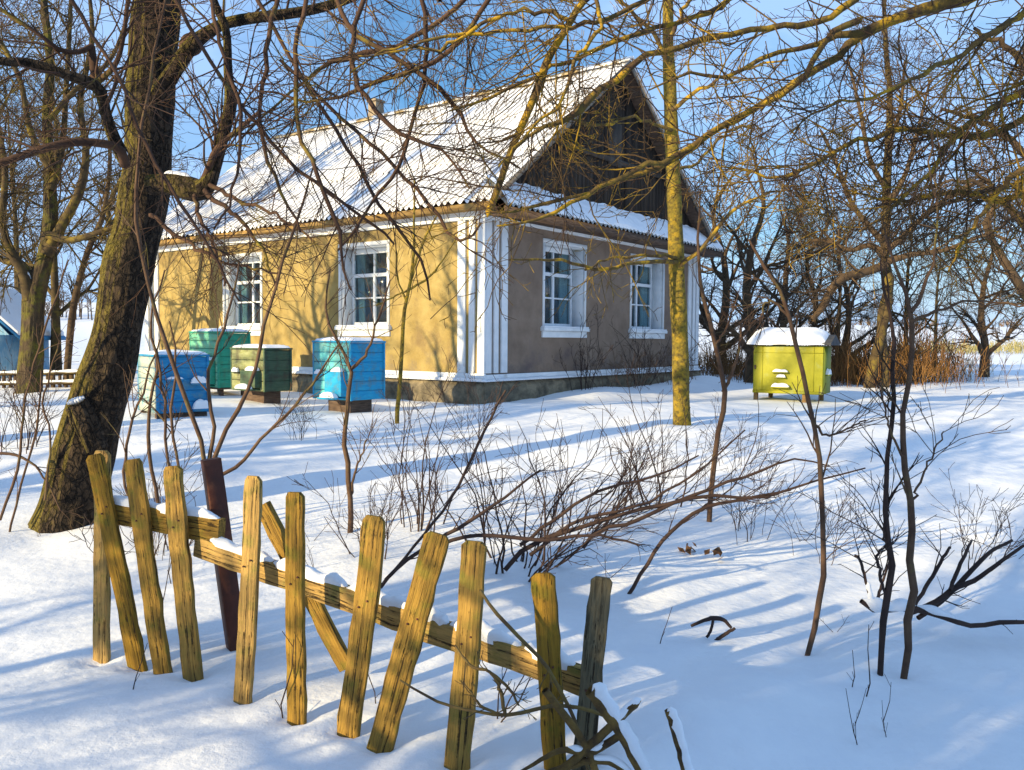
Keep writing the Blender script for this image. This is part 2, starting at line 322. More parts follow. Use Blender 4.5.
# ================================================================ GROUND
XY = {}
for k_ in range(9):
    a_ = 2.6 + k_ * .7; MOUNDS.append((-.4654 + a_ * math.sin(.6488) + .35 * math.cos(.6488), 13.8373 + a_ * math.cos(.6488) - .35 * math.sin(.6488), .55, .07 + .012 * k_))
FENCE = [  # (top px, bottom px, width px, depth, extra)
    ((97, 452), (95, 668), 19, 4.12), ((92, 455), (136, 666), 21, 4.06), ((133, 459), (162, 671), 21, 4.02), ((172, 466), (193, 678), 22, 3.95),
    ((253, 476), (243, 702), 20, 3.72), ((295, 492), (297, 724), 21, 3.52), ((375, 516), (348, 739), 26, 3.40), ((437, 533), (380, 749), 29, 3.28),
    ((475, 541), (457, 776), 28, 3.12), ((544, 573), (557, 790), 26, 3.03), ((602, 577), (583, 775), 24, 3.02)]
for (t, b, w, d) in FENCE:
    x, y, z = at(b[0], b[1], d); MOUNDS.append((x, y + .02, .10, -.035)); MOUNDS.append((x - .12, y + .02, .12, .014)); MOUNDS.append((x, y, .06, -.02))
MOUNDS += [(.75, 3.35, .35, .10), (1.15, 3.75, .28, .06), (.35, 2.95, .25, .07), (-3.55, 6.55, .8, .10), (-3.6, 6.2, .3, -.03)]
for (px_, py_, r_, h_) in ((682, 425, .22, -.05), (682, 425, .5, .04), (709, 519, .10, -.035), (806, 652, .07, -.03), (880, 670, .07, -.03), (903, 674, .08, -.03), (350, 530, .08, -.03), (397, 422, .12, -.03), (68, 530, .42, -.07)):
    q_ = gp(px_, py_); MOUNDS.append((q_[0], q_[1], r_, h_))
def build_ground():
    n = 820; u = np.linspace(-1, 1, n); k = 6.2; a = 900 / math.sinh(k)
    X = a * np.sinh(k * u); Yv = 3.6 + a * np.sinh(k * u)
    keep = Yv > -40; Yv = Yv[keep]
    gx, gy = np.meshgrid(X, Yv); gz = G(gx, gy)
    rg = np.random.default_rng(3)
    idx = np.arange(gx.size).reshape(gx.shape)
    Q = np.stack([idx[:-1, :-1], idx[:-1, 1:], idx[1:, 1:], idx[1:, :-1]], -1).reshape(-1, 4)
    mb = MB(); mb.raw(np.stack([gx, gy, gz], -1).reshape(-1, 3), Q)
    mb.build('snow_ground', M_snow, smooth=True, kind='structure')
build_ground()

# ================================================================ HOUSE
YAW = .6488; HC = (-.4654, 13.8373, CZ - .6788); RW, LW = 8.08, 10.30; HT = 2.65; OE, OG = .32, .40; ZE, ZR = 2.90, 6.17
house = empty('farmhouse', HC, math.pi / 2 - YAW, 'single storey plastered farmhouse with white corner pilasters and snowy corrugated roof', 'house')
def hw(s, t, z):  # house local to world
    return house_m @ Vector((s, t, z))
house_m = Matrix.Translation(HC) @ Matrix.Rotation(math.pi / 2 - YAW, 4, 'Z')
REV = .28
winL = [(2.225, 3.454, .92, 2.378), (5.894, 7.142, .92, 2.378)]          # t0,t1,z0,z1 on the s=0 wall
winR = [(1.705, 3.032, .92, 2.43), (4.865, 6.281, .92, 2.43)]            # s0,s1 on the t=0 wall
def wall_mesh(Lw, H, wins, mapf):
    mb = MB(); us = sorted({0., Lw, *[w[0] for w in wins], *[w[1] for w in wins]}); zs = sorted({0., H, *[w[2] for w in wins], *[w[3] for w in wins]})
    for i in range(len(us) - 1):
        for j in range(len(zs) - 1):
            uc, zc = (us[i] + us[i + 1]) / 2, (zs[j] + zs[j + 1]) / 2
            if any(w[0] < uc < w[1] and w[2] < zc < w[3] for w in wins): continue
            for dd in (0, .32):
                mb.quad(mapf(us[i], dd, zs[j]), mapf(us[i + 1], dd, zs[j]), mapf(us[i + 1], dd, zs[j + 1]), mapf(us[i], dd, zs[j + 1]))
    return mb
mapL = lambda u, d, z: (d, u, z)       # long wall: u=t, depth into house = +s
mapR = lambda u, d, z: (u, d, z)       # gable wall: u=s, depth = +t
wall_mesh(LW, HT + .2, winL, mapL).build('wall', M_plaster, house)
wall_mesh(RW, HT + .2, winR, mapR).build('wall', M_plaster_shaded, house)
mb = MB(); mb.quad((RW, 0, 0), (RW, LW, 0), (RW, LW, HT + .2), (RW, 0, HT + .2)); mb.build('wall', M_plaster, house)
mb = MB(); mb.quad((0, LW, 0), (RW, LW, 0), (RW, LW, HT + .2), (0, LW, HT + .2)); mb.quad((0.3, LW - .01, HT), (RW - .3, LW - .01, HT), (RW / 2, LW - .01, ZR - .4), (RW / 2, LW - .01, ZR - .4)); mb.build('wall', M_plaster, house)
# floor and ceiling keep the rooms dark
mb = MB(); mb.quad((.05, .05, .02), (RW, .05, .02), (RW, LW, .02), (.05, LW, .02)); mb.quad((.05, .05, HT + .15), (RW, .05, HT + .15), (RW, LW, HT + .15), (.05, LW, HT + .15)); mb.each('ceiling', M_dark, house)
def bx(mb, mapf, u0, u1, d0, d1, z0, z1):
    c = [mapf(u, d, z) for u, d, z in ((u0, d0, z0), (u1, d1, z1))]
    (x0, y0, a), (x1, y1, b) = c
    mb.box(min(x0, x1), max(x0, x1), min(y0, y1), max(y0, y1), a, b)
# cornice under the eaves, base strip
mb = MB(); bx(mb, mapL, -.055, LW + .03, -.055, .01, HT, HT + .16); mb.build('cornice', M_white, house, bevel=.008)
mb = MB(); bx(mb, mapR, .012, RW + .05, -.052, .01, HT, HT + .16); mb.build('cornice', M_white, house, bevel=.008)
mb = MB(); bx(mb, mapL, -.045, LW, -.045, .01, 0, .13); mb.build('base_strip', M_white, house, bevel=.008)
mb = MB(); bx(mb, mapR, .012, RW + .045, -.042, .01, 0, .11); mb.build('base_strip', M_white, house, bevel=.008)
# pilasters: three white fillets on either side of each corner
def pil(mapf, a, sgn, e):
    mb = MB()
    for (p, q) in ((0.0, .15), (.215, .335), (.415, .58)):
        u0, u1 = a + sgn * p, a + sgn * q
        bx(mb, mapf, min(u0, u1), max(u0, u1), -.035 - e, .01, .132, HT - .002)
    mb.each('pilaster', M_white, house, bevel=.006)
pil(mapL, -.032, 1, 0); pil(mapR, .012, 1, .003); pil(mapR, RW + .03, -1, 0); pil(mapL, LW, -1, 0)
# foundation, rough
mb = MB(); rg = np.random.default_rng(5)
def rough_strip(mapf, Lw, e):
    n = int(Lw / .12); us = np.linspace(-.10, Lw + .08, n); zs = np.linspace(-.75, 0, 9)
    V = np.array([[mapf(u, -.09 - e + rg.normal() * .018 - (.0 if z < -.02 else -.09), z) for u in us] for z in zs]).reshape(-1, 3)
    idx = np.arange(len(V)).reshape(len(zs), n)
    mb.raw(V, np.stack([idx[:-1, :-1], idx[:-1, 1:], idx[1:, 1:], idx[1:, :-1]], -1).reshape(-1, 4))
rough_strip(mapL, LW, 0.); rough_strip(mapR, RW, 0.); mb.build('foundation', M_found, house)
# windows
def window(mapf, w, kind, wi):
    u0, u1, z0, z1 = w; T = .055
    win = MB(); e = -.018
    # outer white surround, butted
    bx(win, mapf, u0 - T * 1.0, u1 + T * 1.0, e - .006, .02, z1, z1 + .07)
    bx(win, mapf, u0 - T, u0, e, .02, z0, z1); bx(win, mapf, u1, u1 + T, e, .02, z0, z1)
    # plastered reveal linings
    bx(win, mapf, u0, u0 + .012, .021, REV + .05, z0, z1); bx(win, mapf, u1 - .012, u1, .021, REV + .05, z0, z1)
    bx(win, mapf, u0 + .013, u1 - .013, .021, REV + .05, z1 - .012, z1)
    wo = win.build('window', M_white, house)
    mb = MB(); zb = .735
    bx(mb, mapf, u0 - T - .02, u1 + T + .02, -.035, .02, zb, z0 - .07); bx(mb, mapf, u0 - T - .05, u1 + T + .05, -.085, REV, z0 - .068, z0 - .002)
    mb.build('sill', M_white, wo, bevel=.01)
    # sill snow
    V = MB(); bx(V, mapf, u0 - T - .03, u1 + T + .03, -.08, REV - .03, z0 - .001, z0 + .022); V.build('snow_cap', M_snowcap, wo, bevel=.01)
    a0, a1, b0, b1 = u0 + .014, u1 - .014, z0 + .024, z1 - .014
    fr = MB(); D0, D1 = REV - .02, REV + .04; fw = .055
    bx(fr, mapf, a0, a0 + fw, D0, D1, b0, b1); bx(fr, mapf, a1 - fw, a1, D0, D1, b0, b1)
    bx(fr, mapf, a0 + fw, a1 - fw, D0, D1, b0, b0 + fw); bx(fr, mapf, a0 + fw, a1 - fw, D0, D1, b1 - fw - .04, b1)
    zt = b1 - .10 - .30 * (b1 - b0); uc = (a0 + a1) / 2
    bx(fr, mapf, a0 + fw, a1 - fw, D0 - .006, D1, zt, zt + .065)          # transom
    bx(fr, mapf, uc - .03, uc + .03, D0 - .003, D1, b0 + fw, zt); bx(fr, mapf, uc - .018, uc + .018, D0 - .003, D1, zt + .065, b1 - fw - .04)
    zm = b0 + fw + (zt - b0 - fw) * .52
    for (p, q) in ((a0 + fw, uc - .03), (uc + .03, a1 - fw)):
        bx(fr, mapf, p, q, D0 + .006, D1, zm, zm + .03)
    fr.build('frame', M_frame, wo, bevel=.004)
    gl = MB(); bx(gl, mapf, a0 + .01, a1 - .01, REV + .012, REV + .016, b0 + .01, b1 - .01); gl.build('pane', M_glass, wo)
    # curtain behind one side
    cu = MB(); nn = 24
    for (p, q, top) in (((a0 + .04), uc - .30, b1 - .05), (uc + .36, a1 - .04, b1 - .05)):
        us = np.linspace(p, q, nn); V = []
        for zz, sq in ((b0 + .03, 1.0 if kind else .75), (top, 1.)):
            for k_, u in enumerate(us): V.append(mapf(u if p < uc - .3 and sq == 1. else p + (u - p) * sq, REV + .09 + .025 * math.sin(k_ * 1.6), zz))
        idx = np.arange(2 * nn).reshape(2, nn); cu.raw(V, np.stack([idx[0, :-1], idx[0, 1:], idx[1, 1:], idx[1, :-1]], -1))
    cu.build('curtain', M_curtain, wo)
for i, w in enumerate(winL): window(mapL, w, 0, i)
for i, w in enumerate(winR): window(mapR, w, 1, i)
# long-wall eave fascia and soffit
mb = MB(); mb.box(-OE + .03, -OE + .055, -OG + .05, LW + .3, ZE - .13, ZE - .035); mb.box(-OE + .056, .0, -OG + .05, LW + .3, ZE - .12, ZE - .10)
mb.each('fascia', M_fascia, house)
mb = MB(); mb.box(-.075, .0, 0, LW, HT + .165, ZE - .122)
for k_ in range(18): mb.box(-OE + .06, -.08, .2 + k_ * .58, .28 + k_ * .58, HT + .18, ZE - .125)
mb.each('soffit_board', M_fascia, house)
# corrugated roof: sheets in three overlapping rows, both slopes
slope = math.atan2(ZR - ZE, RW / 2 + OE)
def roof_mat():
    m = bpy.data.materials.new('snowy_corrugated_sheet'); m.use_nodes = True; t = m.node_tree; b = t.nodes['Principled BSDF']; b.inputs['Roughness'].default_value = .85
    tc = N(t, 'ShaderNodeTexCoord'); sx = N(t, 'ShaderNodeSeparateXYZ'); t.links.new(tc.outputs['Object'], sx.inputs[0])
    # snow lies in the troughs of the sheets: troughs sit where sin(2 pi y / .15) is low
    ml = N(t, 'ShaderNodeMath', operation='MULTIPLY'); ml.inputs[1].default_value = 2 * math.pi / .15; t.links.new(sx.outputs['Y'], ml.inputs[0])
    sn = N(t, 'ShaderNodeMath', operation='SINE'); t.links.new(ml.outputs[0], sn.inputs[0])
    nz = N(t, 'ShaderNodeTexNoise', Scale=1.1, Detail=7., Roughness=.65); mp = N(t, 'ShaderNodeMapping'); mp.inputs['Scale'].default_value = (.6, 2.2, .6)
    t.links.new(tc.outputs['Object'], mp.inputs[0]); t.links.new(mp.outputs[0], nz.inputs['Vector'])
    ad = N(t, 'ShaderNodeMath', operation='MULTIPLY_ADD'); ad.inputs[1].default_value = -3.4; ad.inputs[2].default_value = 2.05
    t.links.new(nz.outputs['Fac'], ad.inputs[0])
    a2 = N(t, 'ShaderNodeMath', operation='ADD'); t.links.new(sn.outputs[0], a2.inputs[0]); t.links.new(ad.outputs[0], a2.inputs[1])
    rp = N(t, 'ShaderNodeValToRGB'); rp.color_ramp.elements[0].position = .72; rp.color_ramp.elements[1].position = .95
    rp.color_ramp.elements[0].color = (.86, .87, .89, 1); rp.color_ramp.elements[1].color = (.27, .27, .28, 1)
    t.links.new(a2.outputs[0], rp.inputs[0]); t.links.new(rp.outputs[0], b.inputs['Base Color'])
    return m
M_roof = roof_mat()
def corr(side):
    mb = MB(); per = .15; t0, t1 = -OG, LW + .35; nt_ = int((t1 - t0) / per * 8); ts = np.linspace(t0, t1, nt_)
    run = RW / 2 + OE; rows = 3; amp = .026
    for r_ in range(rows):
        f0, f1 = r_ / rows - (.03 if r_ else 0), (r_ + 1) / rows
        V = []; us = np.linspace(f0, f1, 5)
        for dz in (0, -.012):
            for ui, u in enumerate(us):
                wob = .012 * np.sin(ts * 1.7 + u * 3) ; sag = -.05 * np.sin(np.pi * (ts - t0) / (t1 - t0)) * u
                lift = .02 * (1 - (u - f0) / (f1 - f0)) if r_ else 0
                s_ = -OE + u * run; s_ = s_ if side == 0 else RW - s_
                z_ = ZE + u * (ZR - ZE) + amp * np.sin(2 * np.pi * ts / per) + lift + wob + sag + dz
                ed = (.02 * np.sin(ts * 9.1) if (ui == 0) else 0)
                V.append(np.stack([np.full(nt_, s_) + ed, ts, z_], -1))
        V = np.array(V); k = len(us); idx = np.arange(2 * k * nt_).reshape(2, k, nt_)
        A = idx[0]; Bm = idx[1]
        q = lambda I: np.stack([I[:-1, :-1], I[:-1, 1:], I[1:, 1:], I[1:, :-1]], -1).reshape(-1, 4)
        mb.raw(V.reshape(-1, 3), np.vstack([q(A), q(Bm), np.stack([A[0, :-1], Bm[0, :-1], Bm[0, 1:], A[0, 1:]], -1), np.stack([A[:-1, 0], A[1:, 0], Bm[1:, 0], Bm[:-1, 0]], -1)]))
    return mb
roof = corr(0).build('roof', M_roof, house, smooth=True); corr(1).build('roof', M_roof, house, smooth=True)
# roof deck so no light comes through
mb = MB(); mb.quad((-OE + .1, -OG + .08, ZE - .06), (-OE + .1, LW + .3, ZE - .06), (RW / 2, LW + .3, ZR - .13), (RW / 2, -OG + .08, ZR - .06)); mb.quad((RW + OE - .1, -OG + .08, ZE - .06), (RW + OE - .1, LW + .3, ZE - .06), (RW / 2, LW + .3, ZR - .13), (RW / 2, -OG + .08, ZR - .06)); mb.each('roof_deck', M_brownboard, house)
mb = MB()   # ridge cap, slightly uneven
n = 14; ts = np.linspace(-OG - .03, LW + .37, n)
for i in range(n - 1):
    for sg in (-1, 1):
        zz = lambda t: ZR + .045 - .05 * math.sin(math.pi * (t + OG) / (LW + .7)) + .008 * math.sin(t * 5)
        a, b = ts[i], ts[i + 1] + .02
        o_ = .004 * (i % 2) + .002 * sg
        mb.hexa([(RW / 2, a, zz(a) + o_), (RW / 2 + sg * .17, a, zz(a) - .11 + o_), (RW / 2 + sg * .17, b, zz(b) - .11 + o_), (RW / 2, b, zz(b) + o_),
                 (RW / 2, a, zz(a) + .025 + o_), (RW / 2 + sg * .17, a, zz(a) - .085 + o_), (RW / 2 + sg * .17, b, zz(b) - .085 + o_), (RW / 2, b, zz(b) + .025 + o_)])
mb.build('ridge_cap', M_ridge, house)
# chimney
mb = MB(); cx, cy = RW / 2 + .2, 6.95
mb.box(cx - .14, cx + .14, cy - .14, cy + .14, ZR - .6, ZR + .40); ch = mb.build('chimney', M_brick, house, bevel=.015)
mb = MB(); mb.box(cx - .17, cx + .17, cy - .17, cy + .17, ZR + .402, ZR + .46); mb.build('chimney_top', M_brick, ch, bevel=.015)
# gable: vertical dark boards
mb = MB(); w = .135; nb = int(RW / w); rg = np.random.default_rng(11)
def gz(s): return min(s, RW - s) / (RW / 2 + OE) * (ZR - ZE) + ZE + (OE) / (RW / 2 + OE) * (ZR - ZE) - .10
for i in range(nb + 1):
    s0, s1 = i * w + .004, min((i + 1) * w - .004, RW); 
    if s1 <= s0: continue
    d = rg.uniform(0, .018)
    b0 = HT + .15; V = [(s0, -.03 - d, b0), (s1, -.03 - d, b0), (s1, .0, b0), (s0, .0, b0), (s0, -.03 - d, gz(s0)), (s1, -.03 - d, gz(s1)), (s1, .0, gz(s1)), (s0, .0, gz(s0))]
    mb.hexa(V)
mb.build('gable', M_gable, house)
mb = MB(); mb.quad((0, .02, HT), (RW, .02, HT), (RW / 2, .02, ZR - .12), (RW / 2, .02, ZR - .12)); mb.quad((.2, LW, HT), (RW - .2, LW, HT), (RW / 2, LW, ZR - .12), (RW / 2, LW, ZR - .12)); mb.each('gable_backing', M_dark, house)
mb = MB()   # gable attic hatch and cross plank
mb.box(RW / 2 - .28, RW / 2 + .22, -.075, -.05, 4.15, 5.0); mb.box(1.75, RW - 1.75, -.085, -.05, 4.45 - 1.2 + .95, 4.45 - 1.2 + 1.05)
mb.each('attic_hatch', mat('grey_plank', (.045, .036, .03), (.09, .075, .06), 8., .9, .5, stretch=(1, 1, .2)), house)
# verge boards along the rake
mb = MB()
for sg in (0, 1):
    f = lambda s: s if sg == 0 else RW - s
    for (d0, d1) in ((-OG + .02, -OG + .05),):
        P = [(-OE, ZE - .13), (RW / 2, ZR - .13), (RW / 2, ZR - .02), (-OE, ZE - .02)]
        mb.hexa([(f(P[0][0]), d0, P[0][1]), (f(P[1][0]), d0, P[1][1]), (f(P[1][0]), d1, P[1][1]), (f(P[0][0]), d1, P[0][1]),
                 (f(P[3][0]), d0, P[3][1]), (f(P[2][0]), d0, P[2][1]), (f(P[2][0]), d1, P[2][1]), (f(P[3][0]), d1, P[3][1])])
mb.each('verge_board', mat('verge_wood', (.14, .12, .10), (.26, .22, .17), 8., .9, .4), house)
# pent roof across the gable foot
PZ0, PZ1, PD = ZE - .06, ZE + .40, .50
mb = MB(); per = .15; ts = np.linspace(.0 - .12, RW + OE, int((RW + OE) / per * 8)); V = []
for dz in (0, -.012):
    for u in np.linspace(0, 1, 4):
        V.append(np.stack([ts, np.full(len(ts), -PD + u * (PD - .02)), PZ0 + u * (PZ1 - PZ0) + .024 * np.sin(2 * np.pi * ts / per) + dz], -1))
V = np.array(V); idx = np.arange(8 * len(ts)).reshape(2, 4, len(ts)); q = lambda I: np.stack([I[:-1, :-1], I[:-1, 1:], I[1:, 1:], I[1:, :-1]], -1).reshape(-1, 4)
mb.raw(V.reshape(-1, 3), np.vstack([q(idx[0]), q(idx[1]), np.stack([idx[0][0, :-1], idx[1][0, :-1], idx[1][0, 1:], idx[0][0, 1:]], -1)]))
pent = mb.build('pent_roof', M_asb, house, smooth=True)
mb = MB(); ts = np.linspace(-.05, RW + OE - .04, 260); us = np.linspace(.03, 1, 12); rg = np.random.default_rng(4)
prof = .06 + .03 * np.sin(ts * 2.1) + .025 * np.sin(ts * 5.3 + 1) + .012 * np.sin(ts * 13)
gap = np.clip(1 - np.exp(-((ts - 2.35) / .16) ** 2) * 1.1, 0, 1) * np.clip(1 - np.exp(-((ts - 4.4) / .1) ** 2) * .8, 0, 1)
V = []
for u in us:
    hgt = prof * gap * (math.sin(math.pi * min(1, u * 1.08 + .04)) ** .35 if u < .93 else .35) + .01 * np.sin(ts * 17 + u * 9)
    V.append(np.stack([ts, np.full(len(ts), -PD + u * (PD - .06)) + .012 * np.sin(ts * 8), PZ0 + u * (PZ1 - PZ0) + .018 + np.maximum(hgt, -.03)], -1))
V = np.array(V); idx = np.arange(V.shape[0] * V.shape[1]).reshape(V.shape[:2]); mb.raw(V.reshape(-1, 3), q(idx))
V2 = V.copy(); V2[:, :, 2] = np.array([PZ0 + u * (PZ1 - PZ0) - .0 for u in us])[:, None]; mb.raw(np.concatenate([V[0], V2[0]]), np.stack([np.arange(len(ts) - 1), np.arange(1, len(ts)), np.arange(1, len(ts)) + len(ts), np.arange(len(ts) - 1) + len(ts)], -1))
mb.build('snow_cap', M_snowcap, pent, smooth=True)
mb = MB(); mb.box(-.06, RW + OE, -PD + .03, -PD + .055, PZ0 - .15, PZ0 - .028); mb.box(-.05, RW + OE - .02, -PD + .056, -.056, PZ0 - .14, PZ0 - .12); mb.each('fascia', M_brownboard, house)
# snow lying against the foundation on the shaded side comes with the ground; ledge snow
mb = MB(); us = np.linspace(-.1, RW, 120)
for i in range(119):
    h0, h1 = (.012 + .016 * abs(math.sin(us[i] * 3.3)), .012 + .016 * abs(math.sin(us[i + 1] * 3.3)))
    mb.hexa([(us[i], -.115, -.002), (us[i + 1], -.115, -.002), (us[i + 1], -.045, -.002), (us[i], -.045, -.002), (us[i], -.11, h0), (us[i + 1], -.11, h1), (us[i + 1], -.045, h1 + .02), (us[i], -.045, h0 + .02)])
us = np.linspace(-.1, LW, 120)
for i in range(119):
    h0, h1 = (.02 + .02 * abs(math.sin(us[i] * 2.3)), .02 + .02 * abs(math.sin(us[i + 1] * 2.3)))
    mb.hexa([(-.045, us[i], -.002), (-.115, us[i], -.002), (-.115, us[i + 1], -.002), (-.045, us[i + 1], -.002), (-.045, us[i], h0 + .02), (-.11, us[i], h0), (-.11, us[i + 1], h1), (-.045, us[i + 1], h1 + .02)])
mb.build('ledge_snow', M_snowcap, house)

# ================================================================ HIVES
def solve_len(P, d, px, py=380):
    r = ray(px, py); m = r[0] / r[1]
    return (P[0] - m * P[1]) / (m * d[1] - d[0])
def hive(name, label, cpx, gpy, lpx, rpx, ztop_px, zbot_px, yaw, mA, mB_, kind, stand='block', group='beehives by the house'):
    P = gp(cpx, gpy); Y = P[1]
    dL = (-math.cos(yaw), math.sin(yaw)); dR = (math.sin(yaw), math.cos(yaw))
    a = solve_len(P, dL, lpx); b = solve_len(P, dR, rpx)
    z0 = at(cpx, zbot_px, Y)[2] - P[2]; z1 = at(cpx, ztop_px, Y)[2] - P[2]
    root = empty(name, P, math.pi / 2 - yaw, label, 'beehive', group)
    # local: x along dR (0..b), y along dL (0..a)
    nb = max(4, int(round((z1 - z0) / .145))); h = (z1 - z0) / nb
    body = MB(); rg = np.random.default_rng(int(cpx))
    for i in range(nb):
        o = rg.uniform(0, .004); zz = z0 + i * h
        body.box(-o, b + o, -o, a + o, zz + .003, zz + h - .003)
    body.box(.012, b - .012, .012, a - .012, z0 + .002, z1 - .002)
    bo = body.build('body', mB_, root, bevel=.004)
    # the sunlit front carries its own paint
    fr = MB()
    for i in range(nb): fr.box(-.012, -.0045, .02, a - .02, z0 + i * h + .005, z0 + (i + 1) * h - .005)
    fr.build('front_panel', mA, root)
    tr = MB()
    for (x0, x1, y0, y1) in ((-.016, .02, -.016, .02), (b - .02, b + .012, -.016, .02), (-.016, .02, a - .02, a + .012)):
        tr.box(x0, x1, y0, y1, z0 - .002, z1 + .002)
    tr.each('corner_trim', mB_, root, bevel=.003)
    lid = MB(); lid.box(-.022, b + .022, -.022, a + .022, z1 + .003, z1 + .03); lo = lid.build('lid', mB_, root, bevel=.004)
    blob(root, 'snow_cap', -.02, b + .02, -.02, a + .02, z1 + .031, .05, lo)
    # entrance porch with landing shelves, on the side seen
    if kind == 'right':      # shelves on the gable-side face (y = -)
        sh = MB(); 
        sh.box(.10, b * .5, -.06, -.017, z0 + (z1 - z0) * .58, z0 + (z1 - z0) * .58 + .02); sh.box(b * .62, b * .95, -.07, -.017, z0 + (z1 - z0) * .50, z0 + (z1 - z0) * .50 + .02)
        sh.box(b * .66, b * .98, -.10, -.017, z0 + .02, z0 + .05)
        so = sh.each('landing_shelf', mB_, root)
        blob(root, 'snow_cap', .11, b * .48, -.057, -.018, z0 + (z1 - z0) * .58 + .021, .03, so); blob(root, 'snow_cap', b * .63, b * .94, -.068, -.018, z0 + (z1 - z0) * .5 + .021, .085, so)
        blob(root, 'snow_cap', b * .66, b * .98, -.098, -.018, z0 + .051, .11, so)
    else:                    # entrance box on the sunlit face (x = -)
        bxm = MB(); q0, q1 = a * .08, a * .52
        bxm.box(-.13, -.017, q0, q1, z0 + .06, z0 + (z1 - z0) * .50); bo2 = bxm.build('entrance_box', mB_, root, bevel=.01)
        sh = MB(); sh.box(-.24, -.017, q0 + .03, q1 + .03, z0 + .02, z0 + .045); s2 = sh.build('landing_shelf', mB_, root)
        blob(root, 'snow_cap', -.235, -.135, q0 + .04, q1 + .0, z0 + .046, .07, s2)
        blob(root, 'snow_cap', -.127, -.02, q0 + .02, q1 - .12, z0 + (z1 - z0) * .50 + .002, .06, bo2)
        sh = MB(); sh.box(-.06, -.017, a * .72, a * .93, z0 + (z1 - z0) * .42, z0 + (z1 - z0) * .42 + .02); s3 = sh.build('landing_shelf', mB_, root)
        blob(root, 'snow_cap', -.058, -.02, a * .73, a * .92, z0 + (z1 - z0) * .42 + .021, .06, s3)
    st = MB()
    if stand == 'block': st.box(b * .15, b * .8, a * .15, a * .75, -.25, z0 - .004)
    elif stand == 'beam': st.box(.0, b, .04, .14, -.2, z0 - .004); st.box(.0, b, a - .14, a - .04, -.2, z0 - .004)
    else:
        for (x, y) in ((.05, .05), (b - .12, .05), (.05, a - .12), (b - .12, a - .12)): st.box(x, x + .07, y, y + .07, -.25, z0 - .03)
        st.box(0, b, 0, a, z0 - .03, z0 - .004)
    st.each('leg' if stand == 'legs' else 'stand', M_brownboard, root, bevel=.006)
    return root
def blob(root, name, x0, x1, y0, y1, z, h, parent):
    n, m = 14, 14; V = []; ph = rng.uniform(0, 6)
    for j in range(m + 1):
        for i in range(n + 1):
            u, v = i / n, j / m; e = min(1, 5 * min(u, 1 - u, v, 1 - v) + .0)
            zz = h * (e ** .5) * (1 + .18 * math.sin(7 * u + ph) * math.sin(5 * v + ph)) if e > 0 else 0
            V.append((x0 + (x1 - x0) * u, y0 + (y1 - y0) * v, z + zz))
    idx = np.arange((n + 1) * (m + 1)).reshape(m + 1, n + 1); mb = MB(); mb.raw(V, np.stack([idx[:-1, :-1], idx[:-1, 1:], idx[1:, 1:], idx[1:, :-1]], -1).reshape(-1, 4))
    mb.quad((x0, y0, z), (x1, y0, z), (x1, y1, z), (x0, y1, z))
    o = mb.build(name, M_snowcap, parent, smooth=True); return o
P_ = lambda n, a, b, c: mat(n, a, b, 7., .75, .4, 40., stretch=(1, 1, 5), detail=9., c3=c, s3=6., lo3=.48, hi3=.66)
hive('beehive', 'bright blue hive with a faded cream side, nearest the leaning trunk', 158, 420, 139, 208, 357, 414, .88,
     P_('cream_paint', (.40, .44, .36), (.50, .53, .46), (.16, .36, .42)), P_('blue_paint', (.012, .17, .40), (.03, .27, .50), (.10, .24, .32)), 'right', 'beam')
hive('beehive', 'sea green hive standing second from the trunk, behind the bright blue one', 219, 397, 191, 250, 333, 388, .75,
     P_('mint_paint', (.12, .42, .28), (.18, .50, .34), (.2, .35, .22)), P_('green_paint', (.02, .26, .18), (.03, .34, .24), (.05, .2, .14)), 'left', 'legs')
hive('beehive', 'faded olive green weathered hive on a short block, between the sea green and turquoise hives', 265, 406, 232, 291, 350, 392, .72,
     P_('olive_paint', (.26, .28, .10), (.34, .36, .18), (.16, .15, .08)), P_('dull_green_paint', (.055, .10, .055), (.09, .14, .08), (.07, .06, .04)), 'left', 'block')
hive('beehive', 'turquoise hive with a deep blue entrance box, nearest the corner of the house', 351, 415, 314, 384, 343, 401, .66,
     P_('turquoise_paint', (.10, .48, .50), (.16, .56, .56), (.22, .45, .42)), P_('azure_paint', (.01, .26, .52), (.02, .36, .60), (.10, .22, .28)), 'left', 'block')
